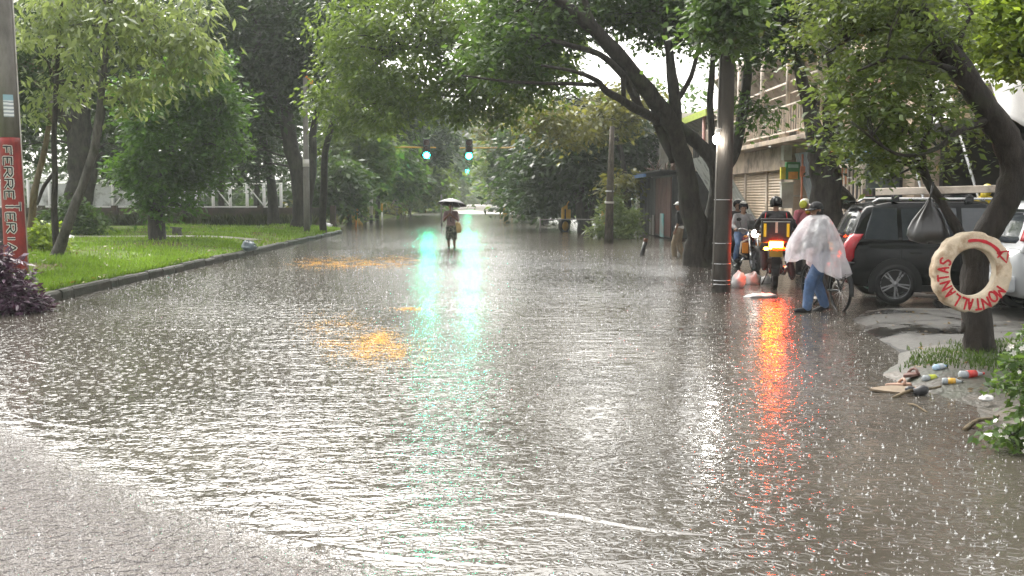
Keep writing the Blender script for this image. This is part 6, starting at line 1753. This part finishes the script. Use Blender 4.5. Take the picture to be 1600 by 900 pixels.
PET = pbr('clear_bottle', (.26, .28, .29), .12, var=.15, scale=12)
bottle('clear bottle with yellow green wrapper lying nearest the water edge', 1443, 582, R_(20), (PET, LIT('lime_label', (.5, .55, .05)), LIT('white_cap', (.7, .7, .7))))
bottle('clear bottle with red wrapper lying at the foot of the roadside tree', 1500, 584, R_(16), (PET, LIT('red_label', (.6, .06, .05)), LIT('red_cap', (.5, .04, .04))), L=.27, r=.036)
bottle('blue tinted bottle behind the yellow green one', 1460, 572, R_(32), (pbr('blue_bottle', (.35, .48, .60), .12), LIT('pale_label', (.55, .6, .65)), LIT('blue_cap', (.05, .1, .4))), L=.19)
bottle('bottle with orange wrapper lying between the red and green ones', 1472, 588, R_(-14), (PET, LIT('orange_label', (.7, .4, .06)), LIT('cap_dark', (.02, .02, .02))), L=.18)
def sandal(label, px, py, rz, m):
    q = G(px, py, .1); q.z = bz(q.x, q.y) + .02; root = thing('sandal', label, 'sandal', q, rz)
    b = MB(); ps = [Vector((.13 * math.cos(a) * 1.05, .045 * math.sin(a) * (1 + .2 * math.cos(a)), 0)) for a in [2 * PI * k / 18 for k in range(18)]]; b.prism(ps, (0, 0, .03)); b.build('sole', m, root, bevel=.008)
    b = MB(); b.tube([(.03, -.048, .02), (.05, -.03, .055), (.055, 0, .07), (.05, .03, .055), (.03, .048, .02)], .014, n=6); b.build('strap', m, root)
TANS = LIT('tan_rubber', (.40, .24, .17), .6); PNKS = LIT('brown_rubber', (.22, .12, .10), .6)
sandal('tan sandal lying flat at the tip of the littered bank', 1404, 587, R_(12), TANS)
sandal('brown sandal tilted on top beside the tan one', 1424, 580, R_(40), PNKS)
q = G(1410, 598, .07); b = MB(); ps = [Vector((.30 * math.cos(a) * (1 + .15 * math.sin(3 * a)), .14 * math.sin(a) * (1 + .1 * math.cos(4 * a)), 0)) for a in [2 * PI * k / 16 for k in range(16)]]; b.prism(ps, (0, 0, .018))
o = b.build('cardboard', LIT('wet_card', (.25, .19, .13), .7), loc=(q.x, q.y, bz(q.x, q.y) + .02)); o.rotation_euler = (.05, .04, .3); tag(o, 'piece of wet brown cardboard under the sandals', 'cardboard')
q = G(1429, 600, .1); b = MB(); b.lathe([(0, 0), (.045, 0), (.045, .10), (.02, .13), (0, .13)], 14, Matrix.Rotation(R_(70), 4, 'Y')); b.ell((-.02, .04, .03), (.05, .035, .03))
tag(b.build('black_can', DARKM, loc=(q.x, q.y, bz(q.x, q.y) + .045)), 'crushed black can lying right of the sandals', 'can')
for (x0, y0, x1, y1, r, lab) in ((1395, 604, 1470, 596, .016, 'thin wet stick lying along the littered bank edge'), (1418, 612, 1450, 626, .010, 'twig reaching from the bank into the water'), (1508, 652, 1560, 640, .02, 'short pale stick on the bare soil of the bank')):
    a, c = G(x0, y0, .1), G(x1, y1, .1); b = MB(); d = (c - a)
    for p in (a, c): p.z = bz(p.x, p.y) + .035
    b.tube(smooth_path([a, a.lerp(c, .4) + Vector((0, .03, .02)), a.lerp(c, .7) + Vector((0, -.02, .01)), c], 3), [r * (1 - .04 * i) for i in range(10)], n=7, wob=.3); tag(b.build('stick', BARK_T), lab, 'stick')
sack('small white plastic scrap on the bare soil by the flowering shrub', 1540, 620, .05, .04, .05, 12, z=.1, name='plastic_scrap')
sack('flat clear plastic scrap in the water beside the flowering shrub', 1556, 676, .10, .06, .03, 13, z=.02, name='plastic_scrap')
sack('flat white litter on the wet pavement before the black car wheel', 1378, 490, .17, .08, .05, 14, z=.05, name='plastic_scrap')

# shrubs
def shrub(name, label, ells, leaf, L, cr, stems, Wd=.5, flowers=None, per=24, bark=BARK_M, droop=.2, cat='shrub'):
    TREE_SEED[0] += 1; rng = np.random.default_rng(TREE_SEED[0]); c0 = Vector(stems[0]); root = thing(name, label, cat, c0)
    V, F, cents = leaf_cloud([(Vector(c) - c0, r, k) for c, r, k in ells], L, Wd, rng, droop, per, cr); np_mesh('foliage', V, F, leaf, root)
    b = MB(); rr = random.Random(TREE_SEED[0])
    for s in stems:
        for k in range(6):
            cc = cents[rr.randrange(len(cents))]; e = Vector(cc[rr.randrange(len(cc))]); p = Vector(s) - c0
            b.tube([p + Vector((0, 0, -.1)), p.lerp(e, .5) + Vector((0, 0, .08)), e], [.016, .012, .006], n=5)
    b.build('stem', bark, root)
    if flowers:
        fm, n, sz = flowers; Vs = []; Fs = []; nb = 0; allc = np.concatenate(cents)
        for i in range(n):
            p = allc[rng.integers(len(allc))] + rng.normal(size=3) * cr * .4 + np.array([-.04, -.12, .05]); ax = rng.normal(size=3) * .5 + np.array([-.2, -.8, .6]); ax /= np.linalg.norm(ax)
            u = np.cross(ax, [0, 0, 1.0]); u /= np.linalg.norm(u); w = np.cross(ax, u); s = sz * (.7 + .5 * rng.random())
            for k in range(5):
                a = 2 * PI * k / 5; d = u * math.cos(a) + w * math.sin(a); e = -u * math.sin(a) + w * math.cos(a)
                Vs.append(np.array([p, p + d * s * .6 + e * s * .35 + ax * s * .2, p + d * s + ax * s * .12, p + d * s * .6 - e * s * .35 + ax * s * .2])); Fs.append([nb, nb + 1, nb + 2, nb + 3]); nb += 4
        np_mesh('blossom', np.concatenate(Vs), np.array(Fs), fm, root)
    return root
g0 = lambda x, y, z=.05: G(x, y, z)
q = g0(1590, 690)
shrub('flowering_shrub', 'leafy shrub with small white flowers at the flood edge in the near corner', [((q.x + .12, q.y + .1, .42), (.22, .25, .36), 34), ((q.x + .25, q.y + .05, .30), (.28, .25, .26), 30), ((q.x - .05, q.y - .02, .10), (.18, .14, .10), 12), ((q.x + .40, q.y + .3, .5), (.3, .3, .4), 40)],
      leafmat('shrub_leaf', (.015, .035, .008), (.045, .09, .018), (.11, .17, .04)), .055, .10, [(q.x + .1, q.y + .1, 0), (q.x + .25, q.y + .15, 0)], Wd=.55, flowers=(WHITE, 64, .021), per=22)
q = g0(14, 478, .1)
shrub('purple_shrub', 'dark purple leaved shrub on the kerb at the near left edge', [((q.x - .12, q.y + .15, .42), (.38, .35, .34), 60), ((q.x + .05, q.y, .20), (.34, .28, .22), 46), ((q.x - .3, q.y + .2, .70), (.25, .3, .30), 40), ((q.x + .25, q.y + .12, .12), (.22, .16, .12), 16)],
      LF_PURPLE, .12, .17, [(q.x - .1, q.y + .15, .05)], Wd=.32, per=26, bark=BARK_D)
q = P(66, 398, 26)
shrub('lime_shrub', 'yellow green rounded shrub behind the red painted pole', [((q.x, q.y + .3, .75), (.45, .4, .45), 50), ((q.x + .3, q.y, .55), (.35, .3, .3), 24)], LF_LIME, .12, .22, [(q.x, q.y + .3, .28)], per=26)
q = P(100, 330, 38)
shrub('tall_bush', 'mid green bush between the trunks left of the thick shade tree', [((q.x, q.y, 1.0), (.9, .8, .8), 50), ((q.x + 1.0, q.y, .8), (.6, .5, .6), 26)], LF_MID, .18, .4, [(q.x, q.y, .25)], per=26)
q = G(962, 372)
shrub('broken_shrub', 'pale leafy shrub with fallen branches round the wooden pole foot', [((q.x - .1, q.y + .8, 1.2), (.55, .5, .7), 30), ((q.x + .5, q.y + .4, .8), (.6, .5, .55), 34), ((q.x - .6, q.y + .2, .35), (.6, .4, .3), 24), ((q.x + .3, q.y - .1, .25), (.7, .4, .25), 26)], LF_PALE, .24, .35, [(q.x, q.y + .5, 0), (q.x + .5, q.y + .3, 0)], per=20, Wd=.35)

# orange glow on the water, painted as flat coloured flecks
def painted_glow():
    rng = np.random.default_rng(8); m, t, out = new_mat('glow_orange')
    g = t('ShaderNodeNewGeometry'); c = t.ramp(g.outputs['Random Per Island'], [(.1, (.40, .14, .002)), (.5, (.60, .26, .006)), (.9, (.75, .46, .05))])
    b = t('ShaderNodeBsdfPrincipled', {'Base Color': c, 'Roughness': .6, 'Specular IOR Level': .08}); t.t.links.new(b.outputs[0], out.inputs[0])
    for blobs, n, lab, s in (([(520, 506, 34, 12), (560, 524, 40, 14), (585, 545, 44, 14), (610, 552, 34, 10), (545, 540, 34, 12), (600, 528, 20, 8)], 8000, 'soft patch of painted orange glow in the middle of the flooded street', .0075),
                             ([(500, 411, 30, 5), (545, 408, 40, 6), (590, 409, 44, 5), (625, 405, 20, 4), (560, 414, 50, 3)], 7000, 'long far patch of painted orange glow near the lawn side', .015),
                             ([(640, 482, 16, 2)], 300, 'thin wisp of painted orange glow between the two larger patches', .012)):
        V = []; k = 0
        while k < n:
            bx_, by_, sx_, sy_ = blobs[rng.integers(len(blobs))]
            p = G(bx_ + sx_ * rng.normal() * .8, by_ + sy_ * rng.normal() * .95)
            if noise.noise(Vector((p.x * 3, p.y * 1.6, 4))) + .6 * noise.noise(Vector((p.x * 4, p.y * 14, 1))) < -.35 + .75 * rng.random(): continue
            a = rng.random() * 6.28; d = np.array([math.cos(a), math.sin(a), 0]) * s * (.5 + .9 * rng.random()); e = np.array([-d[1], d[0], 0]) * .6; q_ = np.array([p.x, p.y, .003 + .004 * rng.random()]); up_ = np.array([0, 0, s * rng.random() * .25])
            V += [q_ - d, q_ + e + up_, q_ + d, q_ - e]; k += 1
        o = np_mesh('painted_glow', np.array(V), np.arange(len(V)).reshape(-1, 4), m); tag(o, lab, 'painted_glow', kind='stuff')
painted_glow()

# fallen leaves on the verges
def fallen(label, pts, s, mat, seed):
    rng = np.random.default_rng(seed); V = []
    for p in pts:
        p = np.array(p); a = rng.random() * 6.28; l = s * (.5 + .9 * rng.random()); d = np.array([math.cos(a), math.sin(a), .25 * rng.normal()]) * l; e = np.array([-math.sin(a), math.cos(a), .3 * rng.normal()]) * l * .4
        V += [p - d, p + e, p + d, p - e]
    o = np_mesh('fallen_leaves', np.array(V), np.arange(len(V)).reshape(-1, 4), mat); tag(o, label, 'leaves', kind='stuff')
DRYL = leafmat('dry_leaf', (.03, .018, .008), (.10, .06, .02), (.26, .17, .04), trans=.2)
rr = random.Random(31); pts = []
while len(pts) < 1500:
    Y = 14 * (50 / 14) ** rr.random(); X = tip(Y) - 8 * rr.random() ** 1.4 + .1; pts.append((X, Y, max(.19, lawn_z(X, Y) + .05 + .05 * rr.random())))
fallen('brown and yellow leaves fallen on the lawn verge', pts, .045, DRYL, 3)
pts = []
while len(pts) < 420:
    Y = rr.uniform(8.2, 15); X = edge_x(Y) + .3 + 4 * rr.random(); tp = .085 + .03 * max(0, X - 4.4) if Y < 11.35 else .075 + .008 * max(0, X - 5); pts.append((X, Y, bank_z(X, Y, tp) + .012))
fallen('brown leaves fallen on the driveway and bank round the roadside tree', pts, .028, DRYL, 4)
